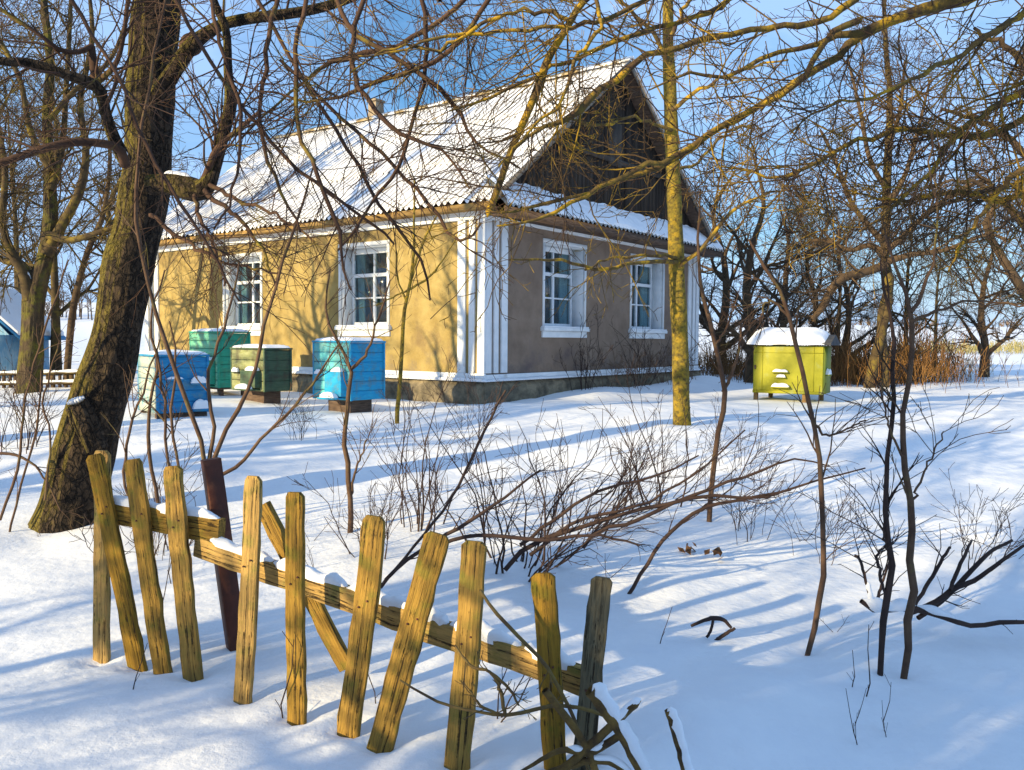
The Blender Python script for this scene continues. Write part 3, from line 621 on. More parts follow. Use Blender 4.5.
# yellow-green long hive, facing the camera
def yellow_hive():
    P = gp(822, 405); Y = P[1]; rz = -.52
    W = solve_len(P, (-math.cos(rz), -math.sin(rz)), 753); D = solve_len(P, (-math.sin(rz), math.cos(rz)), 830)
    z0 = at(822, 395, Y)[2] - P[2]; z1 = at(822, 346, Y)[2] - P[2]
    org = (P[0] - W * math.cos(rz), P[1] - W * math.sin(rz), P[2])
    root = empty('beehive', org, rz, 'long yellow green hive on wooden legs, standing alone right of the house', 'beehive', 'beehives by the house')
    m = mat('yellow_green_paint', (.25, .25, .010), (.32, .31, .020), 4., .6, .3, 24., c3=(.30, .34, .12), s3=2.6, lo3=.55, hi3=.72)
    md = mat('green_side_paint', (.16, .21, .015), (.22, .26, .03), 4., .6, .3, 24.)
    mb = MB(); mb.box(0, W, 0, D, z0, z1); bo = mb.build('body', m, root, bevel=.006)
    mb = MB(); mb.box(W + .001, W + .012, .02, D - .02, z0 + .01, z1 - .01); mb.build('side_panel', md, root)
    mb = MB()
    for x in (.155, W - .16): mb.box(x, x + .012, -.008, .002, z0 + .01, z1 - .01)
    mb.box(0, W, -.012, .0, z1 - .13, z1 - .122); mb.box(.0, W, -.02, .0, z0, z0 + .05); mb.each('batten', m, root)
    mb = MB(); mb.box(.02, .05, -.02, -.003, z0 + .43, z0 + .50); mb.build('latch', M_brownboard, root)
    sh = MB(); c = W * .42
    sh.box(c - .16, c + .12, -.06, 0, z0 + .365, z0 + .385); sh.box(c - .09, c + .08, -.06, 0, z0 + .275, z0 + .29); sh.box(c - .17, c + .15, -.10, 0, z0 + .10, z0 + .12)
    so = sh.each('landing_shelf', m, root)
    blob(root, 'snow_cap', c - .155, c + .115, -.058, -.004, z0 + .386, .045, so); blob(root, 'snow_cap', c - .085, c + .075, -.058, -.004, z0 + .291, .05, so); blob(root, 'snow_cap', c - .165, c + .145, -.095, -.004, z0 + .121, .06, so)
    sh = MB(); sh.box(W + .013, W + .08, .15, .45, z0 + .33, z0 + .35); s2 = sh.build('landing_shelf', md, root); blob(root, 'snow_cap', W + .014, W + .078, .16, .44, z0 + .351, .09, s2)
    mb = MB()
    for (x, y) in ((.01, .02), (.13, D - .1), (W - .34, .02), (W - .16, D - .12), (W - .1, .03)): mb.box(x, x + .07, y, y + .07, -.25, z0 - .002) if x != W - .1 else None
    mb.each('leg', mat('bare_wood', (.22, .13, .05), (.32, .20, .08), 8., .8, .3), root)
    # gabled lid with tar paper and snow
    mb = MB(); e = .08
    V = []
    for x in (-e, W + .14):
        V += [(x, -.10, z1 + .01), (x, D + .10, z1 + .01), (x, D + .10, z1 + .05), (x, D / 2, z1 + .20), (x, -.10, z1 + .05)]
    mb.raw(V, [[0, 1, 6, 5], [1, 2, 7, 6], [2, 3, 8, 7], [3, 4, 9, 8], [4, 0, 5, 9]]); mb.raw(V, [[0, 4, 3, 2, 1], [5, 6, 7, 8, 9]])
    lo = mb.build('lid', mat('tar_paper', (.03, .035, .045), (.07, .07, .07), 5., .8, .3), root)
    V = []; nx = 30; ys = np.linspace(-.12, D + .12, 14)
    for x in np.linspace(-e - .02, W + .03, nx):
        for y in ys:
            base = z1 + .05 + .155 * (1 - abs(y - D / 2) / (D / 2 + .1)); ex = min(1, 6 * min((x + e + .02) / (W + .18), (W + .03 - x) / (W + .18)) + .0); ey = min(1, 7 * min((y + .12), (D + .12 - y)))
            V.append((x, y, base + .004 + .13 * max(0, ex) ** .5 * max(0, ey) ** .4 - (.03 if ey <= 0 else 0) + .008 * math.sin(9 * x) * math.sin(7 * y)))
    idx = np.arange(nx * 14).reshape(nx, 14); mb = MB(); mb.raw(V, np.stack([idx[:-1, :-1], idx[1:, :-1], idx[1:, 1:], idx[:-1, 1:]], -1).reshape(-1, 4))
    mb.build('snow_cap', M_snowcap, lo, smooth=True)
yellow_hive()

# ================================================================ FENCE
fence = empty('picket_fence', gp(300, 724), 0, 'broken leaning picket fence of weathered yellow wood with snow on its rails', 'fence')
fence_inv = Matrix.Translation(fence.location).inverted()
fl = np.array(fence.location)
def plank(p0, p1, w, th, nrmv, name, m, seg=14, point=True, rg=rng, parent=fence, wob=.004, label=None):
    """board from p0 to p1; nrmv is the direction the broad face looks in"""
    p0, p1 = np.array(p0), np.array(p1); ax = nrm(p1 - p0); nv = np.array(nrmv, float); nv = nrm(nv - ax * (nv @ ax)); sd_ = np.cross(ax, nv)
    L_ = np.linalg.norm(p1 - p0); o = p0
    V = []; ring = 10
    prev = 0
    drift = 0.
    for i in range(seg + 1):
        f = i / seg if i < seg or not point else 1.; f = min(1 - .018, i / (seg - 1)) if point and i < seg else f
        drift = .8 * drift + rg.normal() * wob * .5; wob_ = drift; hw_ = w / 2 * (1 + rg.normal() * .025); ht = th / 2
        if point and i == seg: hw_ *= .62; ht *= .8
        c = ax * (L_ * f) + sd_ * wob_ + nv * rg.normal() * wob * .6
        for (a, b) in ((-1, -.88), (-.9, -1), (-.3, -.97), (.35, -1), (.92, -1), (1, -.85), (1, .85), (.92, 1), (-.9, 1), (-1, .88)):
            V.append(c + sd_ * (a * hw_ + rg.normal() * .0012) + nv * (b * ht + rg.normal() * .0012))
    idx = np.arange((seg + 1) * ring).reshape(seg + 1, ring)
    Q = np.stack([idx[:-1], np.roll(idx[:-1], -1, 1), np.roll(idx[1:], -1, 1), idx[1:]], -1).reshape(-1, 4)
    # object frame: z along the plank so that grain follows it
    Rm = Matrix((sd_, nv, ax)).transposed() if np.dot(np.cross(sd_, nv), ax) > 0 else Matrix((-sd_, nv, ax)).transposed()
    Ri = np.array(Rm.transposed()); V = (Ri @ np.array(V).T).T
    V[:, 2] += 0
    mb = MB(); mb.raw(V, Q); mb.raw(V[idx[-1]], [list(range(ring))]); mb.raw(V[idx[0]], [list(range(ring))[::-1]])
    ob = mb.build(name, m, parent)
    ob.matrix_local = Matrix.Translation(Vector(p0 - fl)) @ Rm.to_4x4()
    if label: ob['label'] = label
    return ob
fdir = nrm(np.array(at(583, 760, 3.02)) - np.array(at(95, 660, 4.1))); fdir[2] = 0; fn = np.array([fdir[1], -fdir[0], 0])   # looks at the camera side
if fn[1] > 0: fn = -fn
for i, (t, b, w, d) in enumerate(FENCE):
    rgp = np.random.default_rng(100 + i)
    lean = rgp.normal() * .02
    back = .06 if i == 0 else (.025 if i == 1 else 0)
    off = np.array([0, back, 0]) * 1.0
    top = np.array(at(t[0], t[1], d + .05 + lean)) + off; bot = np.array(at(b[0], b[1], d)) + off
    dn = bot + (bot - top) / np.linalg.norm(bot - top) * .12
    pv = nrm(np.array([-.25, -1, 0])) if i < 10 else nrm(np.array([-.2, -1, 0]))
    pk = plank(dn, top, .93 * w * d / F, .026, pv, 'picket', M_picket if i < 10 else M_picket_grey, rg=rgp, seg=16, wob=.0035,
          label=('greyer weathered picket' if i == 10 else None))
def nails():
    n_ = 0
    for i, (t, b, w, d) in enumerate(FENCE):
        o = [c for c in fence.children if c.name.split('.')[0] == 'picket'][i]; L_ = max(v.co.z for v in o.data.vertices); mx_ = t[0] * .55 + b[0] * .45
        ry = 509 + (mx_ - 105) * .188 if i < 4 else 545 + (mx_ - 199) * 137 / 384
        f = (b[1] - ry) / (b[1] - t[1]); z = .12 + f * (L_ - .12)
        for k_, (dx, dz) in enumerate(((-.016, .014), (.018, -.016))):
            yy = max(v.co.y for v in o.data.vertices); mb = MB(); mb.tubes([[(dx, yy - .004, z + dz), (dx, yy + .001, z + dz), (dx, yy + .0015, z + dz)]], [[.0045, .0045, .0004]], 8); mb.build('nail', M_post, o, smooth=False)
nails()
def A(px, py, d): return np.array(at(px, py, d))
M_rail2 = M_picket
# rails behind the pickets
plank(A(105, 509, 4.18), A(222, 531, 4.02), .115, .06, fn, 'rail', M_picket, seg=10, point=False, wob=.003)
plank(A(199, 545, 4.06), A(583, 682, 3.14), .10, .055, fn, 'rail', M_picket, seg=26, point=False, wob=.004)
plank(A(262, 505, 3.93), A(348, 668, 3.86), .085, .03, fn, 'brace', M_picket, seg=12, point=False, wob=.003, label='slanting brace board')
po = plank(A(239, 668, 4.28), A(211, 459, 4.28), .085, .085, nrm(np.array([.55, -.83, 0])), 'post', M_post, seg=6, point=False, wob=.001, label='dark red brown square post')
# snow on rails
def snow_strip(a, b, r0, name, parent, n=40, seed=1):
    """snow lying along the top of a rail: flat below, rounded above, tapering out at both ends"""
    rg = np.random.default_rng(seed); a, b = np.array(a), np.array(b); ax = nrm(b - a); sd_ = nrm(np.cross(ax, (0, 0, 1))); V = []; m = 11
    ph = rg.uniform(0, 6, 4)
    for i in range(n):
        f = i / (n - 1); e = min(1, (6 * f) ** .6, (6 * (1 - f)) ** .6)
        h = .72 * r0 * e * (1 + .30 * math.sin(f * 9 + ph[0]) + .18 * math.sin(f * 21 + ph[1])); wd = .028 * (.35 + .65 * e) * (1 + .12 * math.sin(f * 15 + ph[2]))
        c = a + (b - a) * f - fl + sd_ * .004 * math.sin(f * 12 + ph[3])
        for k in range(m):
            t = math.pi * k / (m - 1); V.append(c + sd_ * wd * math.cos(t) * (1.08 if 0 < k < m - 1 else 1.) + np.array([0, 0, 1]) * (h * math.sin(t) ** .7 + rg.normal() * .0020 if 0 < k < m - 1 else -.012))
    idx = np.arange(n * m).reshape(n, m); mb = MB(); mb.raw(V, np.stack([idx[:-1, :-1], idx[:-1, 1:], idx[1:, 1:], idx[1:, :-1]], -1).reshape(-1, 4))
    return mb.build(name, M_snowcap, parent, smooth=True)
def ladd(p, dz): q = np.array(p, float).copy(); q[2] += dz; return q
snow_strip(ladd(A(110, 510, 4.17), .054), ladd(A(221, 531, 4.02), .054), .05, 'snow_cap', fence, seed=2)
ra, rb = A(199, 545, 4.06), A(583, 682, 3.14)
for k_, (f0, f1, r) in enumerate(((.03, .235, .030), (.24, .445, .045), (.448, .62, .055), (.624, .705, .04), (.71, .872, .06), (.876, .985, .045))):
    snow_strip(ladd(ra + (rb - ra) * f0, .048), ladd(ra + (rb - ra) * f1, .048), r, 'snow_cap', fence, n=26, seed=3 + k_)

exec_order.append('built')
# ================================================================ TREES
def cut(l, n=None): return l
def local(mb_list, origin): pass
class Tree:
    def __init__(s, name, base, label, cat='tree', group=None):
        s.root = empty(name, base, 0, label, cat, group); s.o = np.array(base)
        s.tr = MB(); s.cr = MB(); s.sn = MB(); s.tw = MB(); s.hs = False; s.split = False
    def trunk(s, l, ns=14, rough=0., seed=0):
        if not rough: s.tr.tubes((l[0] - s.o)[None], l[1][None], ns); return l
        K = 220; ns = 72; P, R = resample(np.c_[l[0], l[1]], K); m = MB(); m.tubes((P - s.o)[None], R[None], ns); V = m.v[0].reshape(K, ns, 3); c = (P - s.o)[:, None, :]
        rg = np.random.default_rng(seed); a = np.arange(ns) * 2 * np.pi / ns; L_ = np.concatenate([[0], np.cumsum(np.linalg.norm(np.diff(P, axis=0), axis=1))]); d = np.zeros((K, ns))
        for i in range(26):       # furrows running up the trunk, broken along their length
            k = rg.integers(1, 5) if i < 6 else rg.integers(8, 26); f = rg.uniform(.4, 2.2) if i < 6 else rg.uniform(2, 9); ph = rg.uniform(0, 6.3, 2)
            d += (1.5 if i < 6 else .55) * np.sin(k * a[None, :] + ph[0] + 1.5 * np.sin(f * L_[:, None] + ph[1]) + (f * L_[:, None] if i % 2 else 0))
        fl_ = 1 + rough * d / 3.2
        fl_ += .22 * np.exp(-L_ / .12)[:, None] * (1 + .6 * np.sin(5 * a + 1))[None, :]
        m.v[0] = (c + (V - c) * fl_[:, :, None]).reshape(-1, 3); s.tr.raw(m.v[0], m.f[0]); return l
    def limb(s, l, ns=8): s.cr.tubes((l[0] - s.o)[None], l[1][None], ns); return l
    def limbs(s, P, R, ns=6): s.cr.tubes(P - s.o, R, ns)
    def twigs(s, P, R, spec, tip=.0018, rg=rng):
        foliage(s.tw if s.split else s.cr, P - s.o, R, spec, tip, rg)
    def snow(s, l, f0, f1, k=.75, up=.55):
        P, R = l; n = len(P); i0, i1 = int(f0 * (n - 1)), int(f1 * (n - 1)) + 1
        p = P[i0:i1].copy() - s.o; r = R[i0:i1].copy() * k; p[:, 2] += R[i0:i1] * up; r[0] = .002; r[-1] = .002
        s.sn.tubes(p[None], r[None], 8); s.hs = True
    def done(s, mt, mc, mw=None):
        if s.tw.n: s.tw.build('twigs', mw or mc, s.root, smooth=True)
        if s.tr.n: s.tr.build('trunk', mt, s.root, smooth=True)
        if s.cr.n: s.cr.build('crown', mc, s.root, smooth=True)
        if s.hs: s.sn.build('snow_cap', M_snowcap, s.root, smooth=True)
        return s.root

def rough_trunk(l, amp, rg):
    return l
# ---- the big leaning tree on the left
b1 = gp(66, 528)
D1 = b1[1]
T = Tree('leaning_tree', b1, 'thick dark leaning old tree in the left foreground with snow in its forks')
tk = limb([(60, 560, 76), (68, 528, 67), (78, 480, 59), (87, 440, 56), (98, 400, 54), (112, 355, 46), (122, 305, 45), (131, 255, 46), (138, 230, 44), (147, 171, 43), (150, 100, 43), (153, 50, 44), (158, 0, 43), (166, -80, 44), (178, -200, 34), (200, -340, 20)], D1, D1 + .5, K=60)
# root flare and bumps
tk = (tk[0], tk[1] * (1 + .03 * np.sin(np.arange(60) * 1.1)))
T.trunk(tk, 22, .028, 4)
st = limb([(96, 450, 18), (88, 428, 24), (80, 408, 24), (76, 401, 20), (76, 400.5, 1)], D1 - .06, D1 - .10, K=14); T.trunk(st, 14, .06, 6)
for (x_, y_, a_, b_) in ((76, 401, 9, -.14),):
    l = limb([(x_ - a_, y_ + 3, 2), (x_ - a_ * .5, y_ + 1, 6), (x_ + a_ * .3, y_ - 1, 7), (x_ + a_ * .9, y_ - 4, 3)], D1 + b_, D1 + b_ + .04, K=22); q_ = (l[0] - T.o); T.sn.tubes(q_[None], (l[1] * (1 + .15 * np.sin(np.arange(22) * 1.9)))[None], 12); T.hs = True
lb = []
la = T.trunk(limb([(158, 95, 18), (178, 65, 15), (192, 45, 15), (215, 28, 11), (240, 20, 11), (300, 12, 10), (340, 2, 9), (400, -20, 7), (470, -30, 5)], D1, D1 - .6, K=26), 10)
ring = limb([(184, 52, 15), (190, 46, 22), (194, 42, 21), (199, 38, 13)], D1 - .08, K=8); T.limb(ring)
lb_ = T.trunk(limb([(150, 185, 20), (172, 184, 22), (188, 188, 24), (202, 190, 22), (212, 175, 14), (222, 140, 12), (230, 105, 12), (228, 70, 9), (226, 30, 8), (214, 2, 8), (200, -40, 6)], D1 - .1, D1 - .5, K=28), 10)
T.snow(lb_, .04, .22, .62, .6)
T.snow(lb_, .30, .52, .7, .35)
lb2 = T.limb(limb([(200, 190, 10), (208, 170, 7), (216, 150, 6), (240, 128, 5), (262, 110, 4)], D1 - .2, D1 - .6, K=14))
lc = T.trunk(limb([(125, 160, 14), (114, 138, 12), (106, 115, 11), (98, 88, 12), (70, 76, 10), (30, 63, 9), (0, 61, 8), (-60, 45, 6)], D1 - .1, D1 - 1.0, K=24), 10)
lc2 = T.limb(limb([(96, 84, 9), (93, 60, 8), (92, 46, 6)], D1 - .4, D1 - .4, K=8)); lc3 = T.limb(limb([(98, 82, 6), (115, 65, 5), (123, 40, 4), (128, 0, 4), (136, -30, 3)], D1 - .4, D1 - .9, K=14))
lc4 = T.limb(limb([(92, 46, 6), (78, 52, 5), (60, 50, 5), (40, 35, 4), (5, 12, 4), (-30, -10, 3)], D1 - .4, D1 - .9, K=14))
ld = T.limb(limb([(125, 165, 10), (118, 148, 9), (85, 142, 8), (50, 147, 8), (0, 163, 7), (-60, 180, 5)], D1 - .1, D1 - .9, K=20))
T.snow(ld, .02, .12, .9, .8)
# upper limbs above the frame whose shoots hang into the picture
up = [limb([(164, -60, 20), (230, -95, 15), (320, -105, 12), (420, -90, 9), (540, -70, 6)], D1, D1 - 1.2, K=24),
      limb([(160, -20, 16), (120, -60, 12), (60, -80, 9), (-30, -70, 6)], D1, D1 - .6, K=24),
      limb([(170, -120, 18), (260, -190, 13), (400, -200, 10), (560, -150, 7), (680, -120, 5)], D1, D1 + .6, K=24),
      limb([(168, -100, 16), (210, -160, 12), (300, -150, 9), (380, -60, 6), (440, 0, 4)], D1, D1 - 1.8, K=24)]
for l in up: T.limb(l)
r1 = np.random.default_rng(21)
P, R = stack([l if len(l[0]) == 24 else (lambda a: a)(l) for l in up])
T.twigs(P, R, [dict(m=12, length=1.7, ang=(.5, 1.2), grav=-.06, wig=.09, K=12, ratio=.5, rmax=.008, tip=.0025, ns=4, f0=.1), dict(m=9, length=.65, ang=(.4, 1.0), grav=-.02, wig=.11, K=6, ratio=.5, tip=.0018), dict(m=4, length=.24, ang=(.4, 1.0), wig=.14, K=4, ratio=.7, tip=.0015)], rg=r1)
def rs(l, K=20):
    P, R = l; return resample(np.c_[P, R], K)
mid = [rs(x) for x in (la, lb_, lb2, lc, ld, lc4, lc3)]
P, R = stack(mid)
T.twigs(P, R, [dict(m=9, length=1.1, ang=(.5, 1.3), grav=.0, wig=.15, K=8, ratio=.45, rmax=.010, tip=.003, ns=4, f0=.15), dict(m=5, length=.5, ang=(.4, 1.1), wig=.15, K=5, ratio=.6, tip=.002), dict(m=3, length=.2, ang=(.4, 1.1), wig=.15, K=4, ratio=.7, tip=.0018)], rg=r1)
# traced hanging shoots
sh = [([(310, -20, 5), (302, 15), (297, 51), (296, 90), (298, 125, 4.5), (318, 178), (335, 222), (342, 253, 3), (352, 290, 2)], 4.6, 4.2),
      ([(282, -20, 5), (277, 0), (266, 60), (260, 113, 4), (270, 164), (285, 200, 3), (300, 232, 2.5)], 4.9, 4.6),
      ([(280, 60, 3), (340, 116, 4), (391, 164, 4), (425, 198, 4), (448, 234, 3.5), (468, 238, 3), (480, 222, 2)], 5.0, 4.4),
      ([(250, -15, 5), (285, 50, 4), (330, 120), (372, 190), (420, 260, 3), (430, 300, 2)], 5.4, 5.0),
      ([(60, -20, 5), (90, 30, 4), (118, 80), (130, 110), (150, 150), (175, 195), (205, 240, 3), (240, 300, 2)], 4.2, 3.9),
      ([(170, -10, 4), (210, 60, 4), (260, 130), (300, 170), (380, 230, 3), (395, 245, 2)], 5.0, 4.7),
      ([(420, -20, 5), (428, 40), (420, 100, 4), (400, 160), (372, 205, 3), (340, 250, 2)], 4.6, 4.5),
      ([(370, -20, 5), (352, 40), (360, 90), (395, 130), (440, 150, 3), (470, 190, 2)], 4.3, 4.2),
      ([(500, -20, 5), (470, 30), (440, 60), (380, 80), (320, 100, 3), (260, 90, 2)], 4.4, 4.6),
      ([(330, -20, 5), (350, 30), (400, 60), (450, 100), (475, 140, 3), (520, 170, 2)], 4.6, 4.4),
      ([(480, -15, 5), (440, 20), (400, 45), (340, 60), (300, 85, 3), (240, 140, 2)], 5.0, 5.0),
      ([(210, -10, 4), (222, 50), (240, 110), (235, 180, 3), (215, 230, 2)], 4.5, 4.3)]
hs_ = [limb(t, a, b, K=18, jit=.006) for t, a, b in sh]
for l in hs_: T.limb(l, 5)
tk_ = [limb([(205, 190, 6), (222, 205, 5), (245, 225, 4), (265, 255, 3), (275, 290, 2)], D1 - .3, D1 - .6, K=18, jit=.01), limb([(210, 185, 5), (240, 200, 4), (275, 215, 3), (315, 240, 2)], D1 - .3, D1 - .8, K=18, jit=.01),
       limb([(195, 195, 5), (200, 220, 4), (215, 250, 3), (225, 285, 2)], D1 - .3, D1 - .5, K=18, jit=.01), limb([(150, 215, 5), (185, 240, 4), (225, 262, 3), (280, 275, 2)], D1 - .4, D1 - .6, K=18, jit=.01)]
for l in tk_: T.limb(l, 5)
P, R = stack(tk_)
T.twigs(P, R, [dict(m=16, length=.7, ang=(.4, 1.2), grav=-.02, wig=.16, K=7, ratio=.6, rmax=.005, tip=.0018), dict(m=6, length=.26, ang=(.4, 1.0), wig=.16, K=4, ratio=.7, tip=.0015)], rg=r1)
P, R = stack(hs_)
T.twigs(P, R, [dict(m=12, length=.6, ang=(.4, 1.0), grav=-.02, wig=.14, K=7, ratio=.55, rmax=.005, tip=.0018), dict(m=4, length=.22, ang=(.4, 1.0), wig=.14, K=4, ratio=.7, tip=.0015)], rg=r1)
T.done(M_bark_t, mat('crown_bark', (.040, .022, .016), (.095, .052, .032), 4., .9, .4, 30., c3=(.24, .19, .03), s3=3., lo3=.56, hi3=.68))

# ---- orchard tree whose limbs sweep in from beyond the right edge
T = Tree('apple_tree', (6.2, 4.2, float(G(6.2, 4.2))), 'old apple tree outside the right edge whose yellow lichened limbs hang across the gable')
T.split = True
tkk = resample([(6.2, 4.2, float(G(6.2, 4.2)) - .1, .17), (6.1, 4.25, .9, .14), (5.8, 4.4, 1.7, .13), (5.2, 4.6, 2.6, .11), (4.6, 4.8, 3.4, .08), (3.6, 4.9, 4.1, .06)], 20)
T.trunk(tkk, 14)
e0 = tkk[0][-1]
def toward(px, py, d): return np.array(at(px, py, d))
raw = [
 ([(1100, -70, 22), (1020, -30, 18), (961, 0, 16), (913, 14, 14), (876, 27, 11), (820, 42, 7), (770, 55, 6), (720, 78, 5), (690, 72, 4), (650, 90, 2)], 4.9, 4.4),
 ([(890, 22, 10), (855, 38, 10), (840, 55, 10), (815, 70, 9), (780, 92, 8), (740, 118, 8), (700, 143, 7), (660, 165, 7), (620, 180, 6), (575, 196, 5), (530, 208, 4), (492, 214, 2)], 4.85, 4.3),
 ([(860, 20, 9), (830, 35, 7), (800, 80, 8), (760, 105, 7), (735, 118, 7), (681, 151, 7), (643, 167, 6), (599, 189, 5), (572, 203, 5), (539, 219, 4), (500, 226, 2)], 4.6, 4.1),
 ([(900, -30, 10), (852, 0, 9), (830, 17, 8), (806, 25, 8), (780, 27, 8), (740, 33, 8), (700, 40, 8), (672, 46, 8), (639, 62, 8), (615, 80, 8), (599, 92, 9), (577, 113, 9), (564, 121, 7), (535, 131, 5), (515, 150, 3)], 4.8, 4.2),
 ([(1080, 60, 12), (1024, 116, 9), (995, 135, 8), (968, 137, 8), (920, 132, 7), (865, 137, 6), (828, 154, 5), (780, 175, 4), (720, 165, 2)], 4.6, 4.4),
 ([(1100, 20, 12), (1060, 60, 10), (1020, 90, 8), (960, 130, 7), (930, 170, 5), (890, 210, 4), (860, 230, 2)], 4.5, 4.4),
 ([(1090, 160, 10), (1040, 190, 8), (1000, 200, 8), (960, 190, 6), (900, 200, 4), (850, 190, 2)], 4.8, 4.9),
 ([(1100, -40, 10), (1040, 0, 8), (1000, 30, 7), (950, 60, 6), (890, 90, 4), (830, 105, 3), (790, 130, 2)], 4.3, 4.0),
 ([(760, -40, 8), (720, 5, 7), (680, 20, 6), (620, 40, 6), (560, 62, 5), (500, 95, 4), (450, 110, 2)], 4.9, 4.3),
 ([(700, -40, 7), (640, 5, 6), (600, 20, 6), (540, 30, 5), (450, 35, 4), (360, 60, 2)], 4.6, 4.2),
 ([(640, -30, 9), (590, -5, 9), (570, 22, 9), (548, 60, 10), (530, 108, 10), (511, 150, 9), (497, 190, 9), (487, 217, 9), (486.8, 217.5, .5)], 4.4, 4.6),
 ([(569, 20, 6), (530, 10, 5), (480, 25, 5), (440, 50, 4), (400, 45, 3), (350, 70, 2)], 4.4, 4.2),
 ([(590, -10, 5), (600, 25, 5), (575, 60, 5), (560, 100, 4), (520, 140, 3), (500, 165, 2)], 4.4, 4.1),
 ([(1090, 120, 10), (1050, 150, 8), (1010, 180, 7), (970, 230, 5), (950, 270, 3)], 4.2, 4.2)]
ll = []
for t, a, b in raw:
    sm = t[0] == (640, -30, 9); l = limb(t, a, b, K=26, jit=.002 if sm else .008, wscale=.74); l = (l[0], l[1] * (1 + (.04 if sm else .16) * r1.random(26))); T.cr.tubes((l[0] - T.o)[None], l[1][None], 8); ll.append(l)
# the limbs above the frame that carry them
for (px, py, d) in ((1100, -70, 4.9), (900, -30, 4.8), (760, -40, 4.9), (700, -40, 4.6), (640, -30, 4.4), (1100, -40, 4.3)):
    q = toward(px, py, d); m_ = (e0 + q) / 2 + np.array([0, 0, .25]); T.limb(resample([(*e0, .05), (*m_, .04), (*q, .028)], 12), 8)
for (px, py, d) in ((1100, 20, 4.5), (1080, 60, 4.6), (1090, 160, 4.8), (1090, 120, 4.2)):
    q = toward(px, py, d); s_ = tkk[0][12]; T.limb(resample([(*s_, .06), (*((s_ + q) / 2 + np.array([0, 0, .12])), .045), (*q, .03)], 10), 8)
P, R = stack(ll)
T.twigs(P, R, [dict(m=17, length=.85, ang=(.5, 1.3), grav=-.015, wig=.17, K=8, ratio=.4, rmax=.005, tip=.002, ns=4, f0=.05), dict(m=5, length=.30, ang=(.5, 1.2), wig=.2, K=5, ratio=.6, tip=.0017), dict(m=3, length=.09, ang=(.5, 1.2), wig=.2, K=3, ratio=.8, tip=.0016)], rg=r1)
T.twigs(P[4:8], R[4:8], [dict(m=16, length=.9, ang=(.4, 1.2), grav=-.04, wig=.17, K=8, ratio=.45, rmax=.008, tip=.003, ns=4, f0=.02), dict(m=6, length=.35, ang=(.5, 1.2), wig=.2, K=5, ratio=.6, tip=.0025), dict(m=3, length=.12, ang=(.5, 1.2), wig=.2, K=3, ratio=.8, tip=.002)], rg=r1)
T.done(M_bark, M_lichen, mat('orchard_twig', (.045, .026, .018), (.11, .07, .03), 3., .9, c3=(.30, .19, .02), s3=2.6, lo3=.52, hi3=.62))

# ---- slim mossy tree in front of the gable
b = gp(682, 427); D = b[1]
T = Tree('slim_tree', b, 'slim straight tree with yellow green mossy bark in front of the gable wall')
tk = limb([(683, 440, 19), (682, 424, 18), (681, 390, 17), (680, 340, 16.5), (677, 280, 16), (675, 220, 15), (672, 150, 14), (670, 90, 13), (668, 40, 11), (668, 0, 10), (666, -80, 8), (664, -180, 5)], D, D + .2, K=40)
tk = (tk[0], tk[1] * (1 + .04 * np.sin(np.arange(40) * 1.7))); T.trunk(tk, 14)
sl = [limb([(681, 265, 5), (700, 250, 4), (720, 225, 4), (750, 200, 3), (790, 190, 2)], D, D - .8, K=16, jit=.01), limb([(677, 262, 5), (640, 262, 4), (600, 270, 4), (560, 260, 3), (510, 258, 2)], D, D - 1.6, K=16, jit=.01),
      limb([(677, 258, 4), (655, 255, 3), (625, 257, 3), (600, 262, 2), (585, 270, 2)], D, D - 1, K=16, jit=.01),
      limb([(672, 110, 5), (700, 90, 4), (740, 70, 3), (790, 60, 2)], D, D - .8, K=16, jit=.02), limb([(671, 60, 5), (650, 30, 4), (620, 0, 3), (590, -30, 2)], D, D - .8, K=16, jit=.02),
      limb([(668, 40, 5), (690, 0, 4), (720, -50, 3)], D, D - .8, K=16, jit=.02), limb([(674, 170, 4), (700, 160, 3), (730, 130, 3), (760, 125, 2)], D, D + .8, K=16, jit=.02),
      limb([(672, 130, 4), (640, 118, 3), (600, 125, 3), (570, 118, 2)], D, D - .7, K=16, jit=.02)]
for l in sl: T.limb(l, 5)
P, R = stack(sl)
T.twigs(P, R, [dict(m=8, length=.9, ang=(.4, 1.2), grav=.0, wig=.16, K=7, ratio=.5, tip=.004, rmax=.01), dict(m=4, length=.35, ang=(.4, 1.2), wig=.18, K=4, ratio=.6, tip=.003)], rg=r1)
T.done(M_moss, M_lichen)

